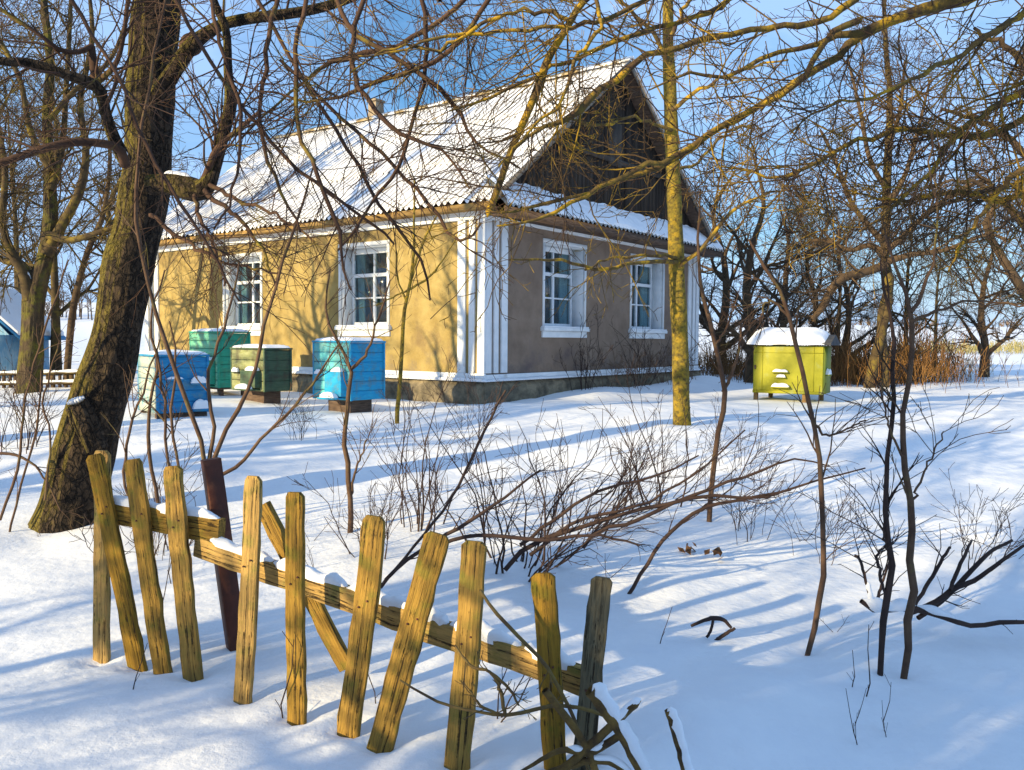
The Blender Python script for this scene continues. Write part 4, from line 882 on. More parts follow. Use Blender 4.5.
# ---- generic bare trees
def bare_tree_mesh(h, r, spread, seed, tip=.006, lean=(0, 0), nl=(11, 8, 7, 5), fork=.25, gn=.1, up=.05, ns=8):
    rg = np.random.default_rng(seed); K = 18
    pts = [(lean[0] * f * h + rg.normal() * gn * f, lean[1] * f * h + rg.normal() * gn * f, -.15 + h * f, r * (1 - .85 * f) * (1.25 if f == 0 else 1)) for f in np.linspace(0, 1, 6)]
    tk = resample(pts, K); tr = MB(); tr.tubes(tk[0][None], tk[1][None], 10)
    cr = MB(); P, R = tk[0][None], tk[1][None]
    foliage(cr, P, R, [dict(m=nl[0], length=spread, ang=(.5, 1.15), grav=up, wig=.13, K=10, ratio=.62, tip=.01, f0=fork, f1=.95, ns=6, lvar=.25),
                       dict(m=nl[1], length=spread * .5, ang=(.4, 1.1), grav=up * .5, wig=.17, K=8, ratio=.6, tip=tip * 1.3, ns=4, f0=.15),
                       dict(m=nl[2], length=spread * .24, ang=(.4, 1.1), grav=.0, wig=.18, K=5, ratio=.6, tip=tip, f0=.1),
                       dict(m=nl[3], length=spread * .11, ang=(.4, 1.1), grav=.0, wig=.18, K=4, ratio=.7, tip=tip, f0=.1)], rg=rg)
    return tr, cr
PROTO = {}
def proto(key, mt, mc, **kw):
    tr, cr = bare_tree_mesh(**kw); a = tr.build('trunk', mt, None, smooth=True); b = cr.build('crown', mc, None, smooth=True)
    ma, mb2 = a.data, b.data; bpy.data.objects.remove(a); bpy.data.objects.remove(b); PROTO[key] = (ma, mb2)
def put(key, x, y, sc, rz, label, name='bare_tree', group=None, cat='tree'):
    r_ = empty(name, (x, y, float(Gb(x, y))), rz, label, cat, group); r_.scale = (sc, sc, sc)
    for nm, me in zip(('trunk', 'crown'), PROTO[key]):
        link(bpy.data.objects.new(nm, me), r_)
    return r_
proto('A', M_bg, M_bg, h=6.5, r=.11, spread=2.5, seed=31, tip=.0045, nl=(12, 7, 6, 4), fork=.2)
proto('Sh', M_bg, M_bg, h=9.5, r=.27, spread=2.6, seed=41, tip=.004, nl=(9, 6, 4, 2), fork=.2, gn=.25)
proto('B', M_bg, M_bg, h=7.5, r=.14, spread=2.8, seed=32, tip=.0045, nl=(11, 7, 6, 4), fork=.25, gn=.25)
proto('Dk', M_bgdark, M_bgdark, h=6.0, r=.17, spread=2.9, seed=33, tip=.0045, nl=(10, 7, 6, 3), fork=.12, gn=.22, up=.02)
proto('Dn', M_bgdark, M_bgdark, h=6.0, r=.20, spread=2.2, seed=51, tip=.008, nl=(20, 11, 8, 4), fork=.06)
proto('Tk', M_bgdark, M_bgdark, h=7.5, r=.34, spread=2.4, seed=61, tip=.01, nl=(14, 6, 3, 1), fork=.10, gn=.3)
proto('S', M_bg, M_bg, h=5.0, r=.09, spread=1.7, seed=34, tip=.005, nl=(16, 8, 6, 4), fork=.1, up=.08)
def px_at(px, Y): return at(px, 340, Y)[0]
# left background trees
# traced two-stemmed tree
b = gp(30, 392); D = b[1]
T = Tree('forked_tree', b, 'dark forked tree with a sunlit mossy side, at the left edge by the low fence')
tk = limb([(28, 400, 27), (29, 385, 25), (32, 340, 24), (34, 300, 24), (37, 285, 22), (44, 262, 18), (50, 230, 16), (50, 180, 13), (47, 120, 11), (50, 60, 9), (44, 0, 7), (50, -60, 4)], D, D + .3, K=40, wscale=.84); T.trunk(tk, 12, .06, 9)
f_ = [limb([(30, 300, 15), (24, 275, 11), (10, 250, 9), (2, 220, 7), (5, 170, 6), (-5, 110, 4)], D, D - .3, K=18), limb([(46, 255, 12), (62, 225, 10), (80, 190, 9), (86, 150, 7), (80, 100, 6), (92, 40, 5), (88, -20, 3)], D, D + .5, K=18),
      limb([(48, 235, 9), (70, 240, 7), (90, 235, 6), (120, 225, 4)], D, D - .4, K=18), limb([(50, 170, 8), (30, 130, 6), (20, 80, 5), (0, 40, 4), (-20, 0, 2)], D, D - .6, K=18), limb([(50, 190, 8), (62, 150, 6), (66, 90, 5), (70, 20, 4), (72, -40, 3)], D, D + .6, K=18),
      limb([(36, 285, 9), (20, 262, 6), (5, 262, 5), (-20, 240, 3)], D, D + .5, K=18), limb([(49, 120, 6), (75, 90, 5), (110, 60, 4), (130, 10, 3)], D, D + .4, K=18)]
for l in f_: T.limb(l, 7)
T.snow(f_[0], .02, .2, .8, .6)
P, R = stack(f_ + [rs(tk, 18)])
T.twigs(P, R, [dict(m=12, length=1.5, ang=(.4, 1.2), grav=.02, wig=.16, K=8, ratio=.5, tip=.006, rmax=.02, f0=.2, ns=4), dict(m=7, length=.6, ang=(.4, 1.1), wig=.18, K=5, ratio=.6, tip=.005), dict(m=4, length=.25, ang=(.4, 1.1), wig=.18, K=4, ratio=.7, tip=.004)], rg=r1)
T.done(M_bark, M_bg)
b = gp(66, 386); D = b[1]
T = Tree('young_tree', b, 'thin crooked dark tree between the forked tree and the leaning trunk')
tk = limb([(66, 390, 7), (68, 360, 7), (73, 310, 7), (82, 270, 6), (92, 240, 6), (103, 215, 5), (110, 160, 4), (105, 90, 3)], D, D, K=20); T.trunk(tk, 8)
P, R = stack([tk]); T.twigs(P, R, [dict(m=14, length=1.2, ang=(.4, 1.1), grav=.03, wig=.15, K=7, ratio=.5, tip=.005, f0=.3), dict(m=6, length=.5, ang=(.4, 1.1), wig=.18, K=5, ratio=.6, tip=.004)], rg=r1)
T.done(M_bgdark, M_bgdark)
for i, (px, Y, k, s, lb2_) in enumerate(((-10, 19, 'B', 1.15, 'tall bare tree at the left edge behind the forked tree'), (55, 23, 'A', 1.25, 'bare tree rising behind the low fence, right of the forked tree'), (118, 27, 'B', 1.15, 'bare tree seen behind the leaning trunk beyond the low fence'),
                                   (20, 30, 'A', 1.4, 'farther bare tree above the shed at the left'), (180, 34, 'A', 1.15, 'bare tree behind the far end of the farmhouse roof'), (-90, 17, 'A', 1.2, 'bare tree just outside the left edge'))):
    x = px_at(px, Y); put(k, x, Y, s, i * 1.3, lb2_, group='bare trees behind the yard')
# right background trees
for i, (px, Y, k, s, lb2_) in enumerate(((752, 22, 'Dk', 1.0, 'spreading old fruit tree right behind the yellow green hive'), (812, 25, 'B', .78, 'bare tree rising above the snow covered hive lid'),
                                   (838, 30, 'A', .9, 'pale bare tree farther behind the long hive'), (985, 26, 'Dk', .85, 'low spreading tree in the brush near the right edge'),
                                   (722, 27, 'Dk', 1.1, 'dark tree behind the right corner of the farmhouse'), (1080, 24, 'B', 1.0, 'bare tree just past the right edge of the picture'), (935, 34, 'A', .85, 'small bare tree beyond the brush in front of the field'), (845, 23.5, 'Dk', .72, 'low tangled dark tree rising from the dead weeds right of the hive'), (782, 28, 'Dk', .95, 'dark tangled tree between the gable corner and the hive lid, farther back'), (905, 24.5, 'A', .8, 'reddish twiggy tree standing behind the tall tree in the brush'))):
    x = px_at(px, Y); put(k, x, Y, s, i * 2.1 + .4, lb2_, group='bare trees behind the yard')
b = gp(880, 388); D = b[1]
T = Tree('tall_tree', b, 'tall bare tree with an orange lit lower trunk standing in the brown brush')
tk = limb([(868, 395, 12), (875, 360, 11), (884, 320, 10), (889, 285, 10), (885, 250, 9), (887, 200, 9), (888, 150, 8), (890, 100, 6), (886, 50, 5), (884, 0, 4), (884, -60, 2)], D, D + .5, K=40, jit=.01); T.trunk(tk, 8)
tk2 = limb([(886, 395, 8), (884, 350, 8), (880, 320, 7), (887, 290, 7)], D + .1, D + .1, K=10); T.trunk(tk2, 8)
f_ = [limb([(886, 265, 9), (865, 272, 8), (846, 277, 9), (832, 288, 8), (824, 305, 7), (812, 320, 5)], D, D - .5, K=18), limb([(887, 250, 8), (905, 235, 6), (925, 215, 5), (960, 190, 4), (990, 180, 2)], D, D - .5, K=18),
      limb([(887, 262, 8), (910, 255, 6), (945, 250, 5), (985, 235, 4), (1010, 240, 2)], D, D - .7, K=18), limb([(886, 245, 8), (868, 225, 6), (850, 200, 5), (835, 160, 4), (820, 130, 2)], D, D - .3, K=18),
      limb([(887, 205, 7), (905, 175, 5), (918, 130, 4), (930, 80, 2)], D, D - .3, K=18), limb([(887, 190, 6), (870, 160, 5), (860, 110, 4), (848, 60, 2)], D, D + .3, K=18), limb([(888, 150, 5), (900, 110, 4), (905, 60, 2)], D, D + .3, K=18),
      limb([(886, 255, 7), (870, 245, 6), (850, 250, 5), (820, 240, 4), (790, 250, 2)], D, D + .5, K=18)]
for l in f_: T.limb(l, 6)
P, R = stack(f_ + [rs(tk, 18)])
T.twigs(P, R, [dict(m=12, length=1.8, ang=(.4, 1.2), grav=.0, wig=.16, K=8, ratio=.5, tip=.005, rmax=.025, f0=.25, ns=4), dict(m=7, length=.8, ang=(.4, 1.1), wig=.18, K=5, ratio=.5, tip=.0045), dict(m=4, length=.35, ang=(.4, 1.1), wig=.18, K=4, ratio=.6, tip=.004)], rg=r1)
T.done(M_bg, M_bgdark)
# gnarled tree reaching in at the right edge
T = Tree('gnarled_tree', (12.6, 15.5, float(G(12.6, 15.5))), 'gnarled dark tree outside the right edge with a crooked limb hanging into view')
T.trunk(resample([(12.6, 15.5, .3, .2), (12.4, 15.4, 1.6, .17), (12.0, 15.3, 2.6, .14), (12.1, 15.2, 4.0, .1), (12.6, 15, 5.4, .05)], 16), 10)
g0 = np.array((12.3, 15.35, 1.9))
ls = [limb([(1090, 330, 13), (1050, 310, 11), (1024, 292, 10), (1011, 272, 9), (1000, 249, 8), (990, 235, 7), (986, 222, 6), (996, 205, 5), (990, 185, 4), (970, 170, 2)], 15.3, 14.8, K=22, jit=.02),
      limb([(1100, 270, 13), (1060, 250, 10), (1024, 225, 9), (1011, 210, 8), (1000, 200, 7), (980, 185, 5), (950, 180, 3), (920, 190, 2)], 15.2, 14.6, K=22, jit=.02),
      limb([(1100, 200, 12), (1060, 180, 9), (1020, 150, 7), (980, 120, 5), (940, 110, 3)], 15.2, 14.6, K=22, jit=.03), limb([(1100, 120, 10), (1050, 90, 8), (1010, 50, 6), (970, 30, 3)], 15.2, 14.6, K=22, jit=.03)]
for l in ls: T.limb(l, 7)
P, R = stack(ls)
T.twigs(P, R, [dict(m=12, length=1.3, ang=(.4, 1.2), grav=-.02, wig=.18, K=8, ratio=.5, tip=.006, rmax=.02, f0=.2, ns=4), dict(m=7, length=.55, ang=(.4, 1.1), wig=.2, K=5, ratio=.6, tip=.005), dict(m=4, length=.22, ang=(.4, 1.1), wig=.2, K=4, ratio=.7, tip=.004)], rg=r1)
T.done(M_bgdark, M_bgdark)
# unseen trees on the sunward side, added to shade the wall and the yard
for i, (x, y, k, s) in enumerate(((-9.6, 11.0, 'Sh', 1.0), (-7.4, 8.8, 'Sh', .8), (-12.5, 9.0, 'A', 1.1), (-9.5, 4.5, 'Sh', .9), (-6.8, .6, 'S', 1.0), (-4.3, -1.0, 'Tk', .9), (-3.0, -1.6, 'Tk', .8), (-2.0, -2.6, 'Tk', 1.0), (-.6, -3.2, 'Tk', .9), (-5.3, -1.5, 'Tk', .85), (-3.5, -.6, 'Dk', .6), (-6.4, -3.6, 'Tk', 1.1), (-13, 2, 'A', 1.1), (1.0, -4.5, 'B', 1.0), (-5.5, -4.5, 'Dk', 1.1))):
    put(k, x, y, s, i * .9, 'bare tree added outside the picture towards the sun to cast shade', group='trees added outside the picture for shade')

# ---- saplings
def sapling(label, traces, basepx, m=M_sap, tw=7, tl=.45, seed=0, name='sapling', K=16, sub=3, group=None, jit=.005):
    b = gp(*basepx); D = b[1]; T = Tree(name, b, label, 'sapling' if name == 'sapling' else 'shrub', group); ls = []
    rg = np.random.default_rng(seed)
    for i, t in enumerate(traces):
        if isinstance(t, tuple): t, d0, d1 = t[0], D + t[1], D + t[2]
        else: d0 = d1 = D
        l = limb(t, d0, d1, K=K, jit=jit, wscale=.76); l = (l[0], l[1])
        if i == 0:
            l[0][0][2] -= .03; T.trunk(l, 7)
        else: T.limb(l, 6)
        ls.append(l)
    P, R = stack(ls)
    if tw: T.twigs(P, R, [dict(m=tw, length=tl, ang=(.3, .9), grav=.05, wig=.12, K=6, ratio=.5, tip=.0018, rmax=.006, f0=.35), dict(m=sub, length=tl * .4, ang=(.3, .9), wig=.15, K=4, ratio=.7, tip=.0015)], rg=rg)
    return T.done(m, m)
sapling('slender sapling beside the slim mossy tree, forked below the hive', [[(709, 522, 7), (713, 470, 7), (719, 425, 7), (724, 398, 7), (720, 365, 6), (709, 320, 6), (701, 290, 5), (698, 255, 4), (700, 190, 2)], [(723, 392, 5), (733, 370, 4), (740, 345, 3), (742, 320, 2)], [(715, 345, 4), (728, 325, 3), (735, 300, 2)]], (709, 520), seed=1)
sapling('pale thin sapling leaning in front of the yellow green hive', [[(806, 655, 7), (815, 620, 8), (823, 580, 8), (823, 540, 7), (820, 480, 7), (815, 425, 6), (804, 380, 6), (795, 340, 6), (783, 300, 5), (765, 270, 5), (750, 240, 3)], [(815, 425, 4), (830, 435, 3), (865, 420, 2)], [(790, 320, 4), (770, 300, 3), (757, 330, 2)]], (806, 652), seed=2)
sapling('dark upright sapling, left one of the close pair at the right', [[(880, 674, 8), (883, 640, 8), (884, 610, 10), (892, 575, 9), (890, 550, 8), (886, 500, 7), (889, 450, 6), (893, 400, 6), (893, 340, 5), (887, 300, 4), (880, 260, 2)], [(892, 560, 5), (884, 535, 4), (888, 515, 3)], [(886, 600, 4), (878, 560, 4), (884, 545, 2)]], (880, 670), m=M_shrub, seed=3)
sapling('taller forked sapling, right one of the close pair at the right', [[(903, 677, 9), (907, 640, 10), (911, 610, 11), (912, 560, 10), (909, 500, 9), (902, 450, 8), (901, 420, 7), (908, 380, 7), (911, 340, 7), (911, 312, 7), (905, 290, 5), (893, 262, 4), (884, 235, 3)], [(911, 312, 6), (922, 290, 5), (933, 262, 4), (938, 220, 3), (930, 170, 3), (935, 120, 2)], ([(911, 322, 5), (940, 310, 4), (975, 300, 3), (1024, 306, 2.5), (1060, 310, 2)], 0, -.3), [(912, 500, 4), (925, 470, 3), (945, 430, 2)], [(904, 460, 4), (890, 430, 3), (880, 380, 2)]], (903, 675), seed=4)
sapling('small brown sapling in front of the turquoise hive, forked like a Y', [[(350, 535, 8), (350, 500, 7), (346, 455, 7), (344, 437, 6), (348, 398, 6), (351, 370, 5), (343, 352, 4), (335, 338, 4), (325, 310, 3), (330, 270, 2)], [(351, 369, 5), (366, 355, 4), (373, 335, 3), (380, 315, 3), (390, 280, 2)], [(350, 500, 4), (356, 470, 3), (366, 440, 2)]], (350, 532), seed=5)
sapling('mossy little tree against the sunlit wall near the house corner', [[(397, 425, 6), (398, 405, 6), (401, 370, 5.5), (403, 330, 5), (405, 305, 5), (409, 289, 4), (413, 260, 4), (414, 220, 3), (415, 180, 2)], [(409, 289, 4), (416, 262, 3), (424, 240, 3), (437, 215, 2)], [(409, 290, 3), (428, 278, 3), (443, 260, 2), (456, 238, 2)], [(406, 300, 3), (398, 280, 2), (396, 250, 2)], [(408, 290, 3), (395, 296, 2), (375, 306, 2)]], (397, 423), m=M_moss, seed=6, tw=5, tl=.6)
sapling('clump of long crooked stems behind the brown fence post', [
    [(206, 470, 6), (198, 430, 6), (180, 380, 6), (163, 335, 5.5), (150, 290, 5), (140, 250, 5), (134, 215, 5), (137, 170, 4), (142, 130, 4), (150, 70, 4), (158, 30, 3), (167, -10, 3)],
    ([(208, 470, 6), (214, 430, 5), (208, 395, 5), (209, 370, 4), (221, 335, 4), (232, 300, 3), (240, 260, 2)], 0, .3),
    ([(210, 470, 7), (222, 440, 6), (238, 408, 6), (253, 375, 5), (264, 330, 5), (276, 285, 4), (290, 240, 4), (303, 200, 3), (315, 160, 2)], 0, .3),
    ([(212, 480, 5), (235, 468, 5), (265, 435, 4), (294, 406, 4), (321, 371, 3), (340, 345, 2)], 0, .2)], (207, 600), seed=7, tw=6)
sapling('stems leaning in front of the bright blue hive', [[(160, 520, 6), (155, 480, 5), (148, 440, 5), (150, 400, 4), (158, 365, 4), (150, 320, 3), (165, 270, 2)], [(140, 540, 5), (125, 480, 4), (128, 440, 4), (143, 390, 3), (160, 340, 2)], [(182, 540, 5), (180, 480, 4), (172, 420, 4), (176, 360, 3), (170, 320, 2)], [(190, 540, 5), (168, 460, 4), (164, 400, 4), (157, 350, 3)]], (165, 540), seed=8, tw=5)
sapling('thin bent shoots at the left edge in front of the forked tree', [[(12, 660, 4), (2, 600, 3), (8, 540, 3), (25, 470, 3), (38, 420, 3), (40, 370, 2)], [(0, 520, 4), (20, 460, 4), (25, 400, 3), (45, 330, 3), (70, 260, 2)], [(45, 500, 4), (50, 440, 3), (44, 400, 3), (60, 340, 2)], [(-20, 455, 4), (15, 455, 4), (40, 470, 3), (60, 510, 2)]], (30, 540), seed=9, tw=6, tl=.4)

def by_wall(s_, d_):
    v = hw(s_, -d_, 0); return (v.x, v.y, float(G(v.x, v.y)))
# ---- shrubs in the middle of the yard
def shrub(label, base, n, h, fan, lean=(0, 0), seed=0, r=.006, m=M_shrub, twl=.35, sub=5, group='bare shrubs in the yard', tip=.0018, grav=.03):
    b = gp(*base) if len(base) == 2 else base; rg = np.random.default_rng(seed); P = []; R = []
    for i in range(n):
        a = rg.uniform(0, 2 * math.pi); rr = rg.uniform(0, .12 + .016 * n) * rg.uniform(.3, 1); th = rg.uniform(0, fan); L_ = h * rg.uniform(.5, 1.1)
        d = nrm(np.array([math.cos(a) * math.sin(th) + lean[0], math.sin(a) * math.sin(th) + lean[1], math.cos(th)]))
        p = np.array([math.cos(a) * rr, math.sin(a) * rr, -.06]); pp = [p]
        for j in range(9):
            p = p + d * L_ / 9; pp.append(p); d = nrm(d + rg.normal(size=3) * .17 + np.array([0, 0, grav]))
        P.append(pp); k = rg.uniform(.45, 1.3) * r; R.append(np.linspace(k, tip, 10))
    P, R = np.array(P), np.array(R); tw = MB(); tw.tubes(P, R, 5); foliage(tw, P, R, [dict(m=sub, length=twl, ang=(.3, .8), grav=.05, wig=.12, K=6, ratio=.6, tip=tip, f0=.2), dict(m=2, length=twl * .4, ang=(.3, .8), wig=.12, K=4, ratio=.7, tip=tip)], rg=rg)
    o_ = tw.build('bare_shrub', m, None, smooth=True, label=label, cat='shrub', group=group); o_.location = b; return o_
shrub('dense dark shrub right behind the broken fence gap with snow at its foot', (522, 566), 28, 1.25, 1.0, (.25, 0), 1, .0075, twl=.42, sub=4)
shrub('fan shaped shrub of upright shoots left of the dense dark one', (420, 530), 15, 1.35, .38, (.10, 0), 2, .007)
shrub('low tangled shrub between the dense dark one and the slim tree', (585, 530), 18, 1.15, 1.05, (.45, 0), 3, .0065, sub=4)
shrub('shrub with reddish shoots at the foot of the slender sapling', (655, 505), 20, 1.3, .9, (.15, .0), 4, .007, sub=4)
shrub('small shrub just left of the Y forked sapling', (300, 440), 8, .7, .5, (0, 0), 5, .004)
shrub('thin shrub in front of the house corner', (475, 440), 9, .9, .5, (0, 0), 6, .004)
shrub('wispy shrub between the slender sapling and the leaning pale sapling', (750, 540), 9, .8, .6, (.1, 0), 7, .004)
shrub('sparse shrub right of the slim mossy tree foot', (735, 470), 8, .8, .7, (0, 0), 8, .005)
shrub('short shoots in the snow below the Y forked sapling', (375, 560), 9, .7, .5, (0, 0), 9, .0045)
shrub('shoots growing at the gable wall under the second window', by_wall(4.6, .4), 14, 1.5, .6, (.15, 0), 10, .008, tip=.003)
shrub('brushy shoots below the first gable window', by_wall(2.6, .35), 12, 1.6, .45, (0, 0), 11, .008, tip=.003)
shrub('tangle of twigs behind the left pickets', (160, 560), 14, .8, .8, (0, 0), 12, .004)
shrub('twiggy shrub at the left edge below the low fence', (20, 450), 18, 1.1, .9, (0, 0), 13, .006)
shrub('bare hedge bush in the sun left of the leaning trunk', (-30, 500), 14, 1.0, .8, (0, 0), 14, .005)
shrub('upright shoots between the two close saplings and the hive', (820, 560), 7, .6, .5, (0, 0), 15, .004)
shrub('blue shadowed fine shoots at the right edge of the yard', (975, 560), 9, .6, .8, (.1, 0), 16, .004)
M_weed = mat('wall_weed', (.10, .06, .04), (.20, .13, .08), 3., .9)
for k_, (px, py, n_, h_, ln) in enumerate(((4.0, .5, 12, 1.0, .3), (5.6, .45, 18, 1.1, -.2), (6.8, .5, 16, 1.1, -.6), (3.3, .4, 9, .8, .2))):
    shrub('dry weeds against the gable wall, ' + ('left of the second window', 'under the second window', 'beside the slim mossy tree', 'right of the first window')[k_], by_wall(px, py), n_, h_, .7, (ln, 0), 20 + k_, .006, m=M_weed, tip=.003, twl=.3)
# long low branches lying across the shrubs
def branch(label, traces, D=None, basepx=None, m=M_shrub, tw=5, tl=.3, seed=0, name='fallen_branch', snow=None):
    b = gp(*basepx) if basepx else at(*traces[0][0][:2], D); D = D or b[1]
    root = empty(name, b, 0, label, 'branch'); ls = []; o = np.array(b); rg = np.random.default_rng(seed)
    mb = MB()
    for t in traces:
        d0 = d1 = D
        if isinstance(t, tuple): t, d0, d1 = t[0], D + t[1], D + t[2]
        l = limb(t, d0, d1, K=16, jit=.004 if tw > 4 else .0012); ls.append(l); mb.tubes((l[0] - o)[None], l[1][None], 7)
    P, R = stack(ls)
    if tw:
        foliage(mb, P - o, R, [dict(m=tw, length=tl, ang=(.3, .9), grav=.07, wig=.13, K=6, ratio=.5, tip=.0016, rmax=.005, f0=.2), dict(m=2, length=tl * .4, ang=(.3, .9), wig=.15, K=4, ratio=.7, tip=.0015)], rg=rg)
    mb.build('limb', m, root, smooth=True)
    if snow:
        mb = MB()
        for (i, f0, f1, k) in snow:
            P_, R_ = ls[i]; a, c = int(f0 * 15), int(f1 * 15) + 1; p = P_[a:c] - o; r = R_[a:c] * k; p = p.copy(); p[:, 2] += R_[a:c] * .8 * k ** .5; p[:, 0] += R_[a:c] * .45; r = r.copy(); r[0] = .002; r[-1] = .002
            r[1:-1] *= rg.uniform(.8, 1.15, len(r) - 2); l = resample(np.c_[p, r], 30); mb.tubes(l[0][None], l[1][None], 12)
        mb.build('snow_cap', M_snowcap, root, smooth=True)
    return root
branch('long low branch arching right from the dense dark shrub', [[(505, 570, 5), (530, 545, 5), (575, 530, 4.5), (620, 515, 4), (670, 503, 4), (710, 496, 3.5), (760, 498, 3), (820, 480, 2), (865, 468, 1.5)], [(583, 548, 4), (600, 530, 4), (640, 520, 4), (690, 497, 3.5), (750, 475, 3), (790, 460, 2), (830, 465, 1.5)], [(520, 545, 4), (560, 515, 3.5), (600, 490, 3), (650, 478, 2.5), (700, 455, 1.5)], [(530, 555, 4), (580, 520, 3.5), (640, 505, 3), (700, 470, 2), (745, 430, 1.5)], [(625, 600, 4), (650, 560, 4), (668, 535, 4), (700, 510, 4), (740, 500, 3), (790, 490, 2)]], basepx=(540, 590), seed=3, tw=9)
branch('dark branches slanting up left from the dense shrub foot', [[(370, 600, 4), (395, 570, 4), (430, 545, 4), (470, 520, 4), (500, 500, 3), (540, 470, 2)], [(385, 580, 3), (420, 540, 3), (450, 500, 3), (480, 440, 3), (505, 390, 2)], [(440, 545, 4), (480, 535, 4), (540, 540, 4), (590, 535, 3), (640, 545, 2)]], basepx=(430, 600), seed=4, tw=6)
fb = branch('fallen forked branch lying on the snow behind the close pair of saplings', [[(861, 601, 5), (872, 608, 8), (890, 610, 6), (910, 608, 7), (940, 616, 6), (972, 626, 5), (1000, 622, 5), (1030, 622, 4), (1070, 615, 3)],
      ([(912, 612, 6), (935, 602, 6), (955, 588, 6), (975, 580, 5), (1000, 562, 4), (1024, 545, 3)], 0, .1), ([(918, 618, 5), (945, 598, 5), (970, 572, 5), (990, 552, 4), (1012, 540, 3)], 0, .3), ([(915, 605, 4), (930, 580, 4), (948, 550, 3), (950, 548, 2)], 0, .1),
      ([(950, 590, 4), (958, 570, 4), (968, 548, 3), (972, 540, 2)], 0, .2), ([(870, 607, 4), (868, 590, 3), (860, 560, 3), (855, 555, 2)], 0, 0), ([(876, 607, 4), (880, 590, 3), (890, 560, 2)], 0, .1)], basepx=(905, 640), seed=5, tw=3, snow=[(0, .0, .30, 1.8), (0, .33, .5, 1.3), (5, 0, .5, 1.6)])
branch('short bent dark stick poking out of the snow right of the fence end', [[(691, 626, 3), (705, 620, 4), (714, 618, 5), (724, 620, 4), (731, 628, 3)], [(713, 620, 3), (711, 630, 3), (707, 637, 3)], [(712, 643, 3), (722, 636, 4), (735, 628, 3)]], basepx=(715, 640), tw=0, m=M_shrub, name='stick')
# tangle at the fence's near end
branch('thin whip curving down past the last yellow pickets', [[(480, 590, 3), (500, 618, 4), (520, 638, 4), (545, 665, 4), (565, 700, 4), (578, 730, 4), (590, 775, 4)], [(400, 680, 2), (440, 702, 3), (480, 712, 3), (510, 715, 4), (550, 706, 4), (580, 708, 4), (605, 715, 4)], [(505, 715, 4), (500, 690, 4), (490, 672, 3), (478, 668, 2)], [(455, 645, 2), (470, 665, 3), (490, 672, 3), (510, 690, 3), (518, 705, 2)], [(500, 715, 3), (480, 705, 3), (470, 690, 2)]], D=2.95, seed=6, tw=4, tl=.12, name='broken_branch', m=mat('near_twig', (.09, .055, .03), (.2, .14, .04), 12., .85))
branch('crossed snowy sticks heaped at the near end of the fence', [[(560, 772, 9), (590, 745, 9), (615, 722, 9), (636, 702, 9), (640, 700, 2)], [(545, 690, 8), (562, 712, 8), (585, 745, 8), (603, 790, 8)], [(668, 710, 8), (676, 735, 9), (684, 765, 9), (690, 790, 9)], [(590, 690, 14), (606, 710, 14), (625, 740, 12), (650, 790, 12)], [(640, 780, 7), (600, 760, 8), (555, 772, 8), (520, 790, 8)], [(520, 772, 3), (560, 750, 6), (590, 752, 8), (620, 735, 8)]], D=2.75, seed=7, tw=0, name='broken_branch', m=mat('heap_wood', (.05, .03, .016), (.20, .12, .03), 14., .9, .8, 50.),
       snow=[(0, .6, 1., .9), (2, .0, 1., 1.25), (3, .0, 1., 1.12), (4, .1, .5, 1.), (5, .5, .9, .9)])
# dead leaves on the snow
for (px, py) in ((690, 557), (716, 560)):
    b = gp(px, py); mb = MB(); rg = np.random.default_rng(px)
    for k_ in range(7):
        c = rg.normal(size=3) * .03; c[2] = abs(c[2]) + .02; u = nrm(rg.normal(size=3)) * .04; v = nrm(np.cross(u, rg.normal(size=3))) * .028
        mb.raw([c - u, c - v * .8 + u * .2, c + u, c + v], [[0, 1, 2, 3]])
    o = mb.build('dead_leaf_clump', M_leaf, None, label='curled brown leaf cluster on the snow, ' + ('nearer the dense shrub' if px < 700 else 'farther from the dense shrub'), cat='leaves'); o.location = b

wr = np.random.default_rng(77); wm = [] 
for v_ in range(4):
    mb = MB(); P = []; R = []
    for q_ in range(1 + v_ % 3):
        d = nrm(np.array([wr.normal() * .3, wr.normal() * .3, 1])); p = np.array([wr.normal() * .02, 0, -.03]); pp = [p]
        for k_ in range(4): p = p + d * wr.uniform(.03, .09); pp.append(p); d = nrm(d + wr.normal(size=3) * .15)
        P.append(pp); R.append(np.linspace(.0028, .0014, 5))
    mb.tubes(P, R, 4); foliage(mb, np.array(P), np.array(R), [dict(m=2, length=.08, tip=.0012, K=3)], rg=wr)
    o = mb.build('weed_stem', M_shrub, None); wm.append(o.data); bpy.data.objects.remove(o)
for k_ in range(46):
    px, py = wr.uniform(20, 1010), wr.uniform(430, 760)
    if 60 < px < 640 and py > 520 + .25 * (px - 60) - 40 and py < 800 and wr.random() < .8: continue
    b = gp(px, py); o = bpy.data.objects.new('weed_stem', wm[k_ % 4]); o.location = b; o.rotation_euler = (0, 0, wr.uniform(0, 6)); sc = wr.uniform(.6, 1.6); o.scale = (sc, sc, sc); link(o)
    tag(o, 'short thin dead weed stem poking out of the open snow', 'weed', 'weed stems poking out of the snow')

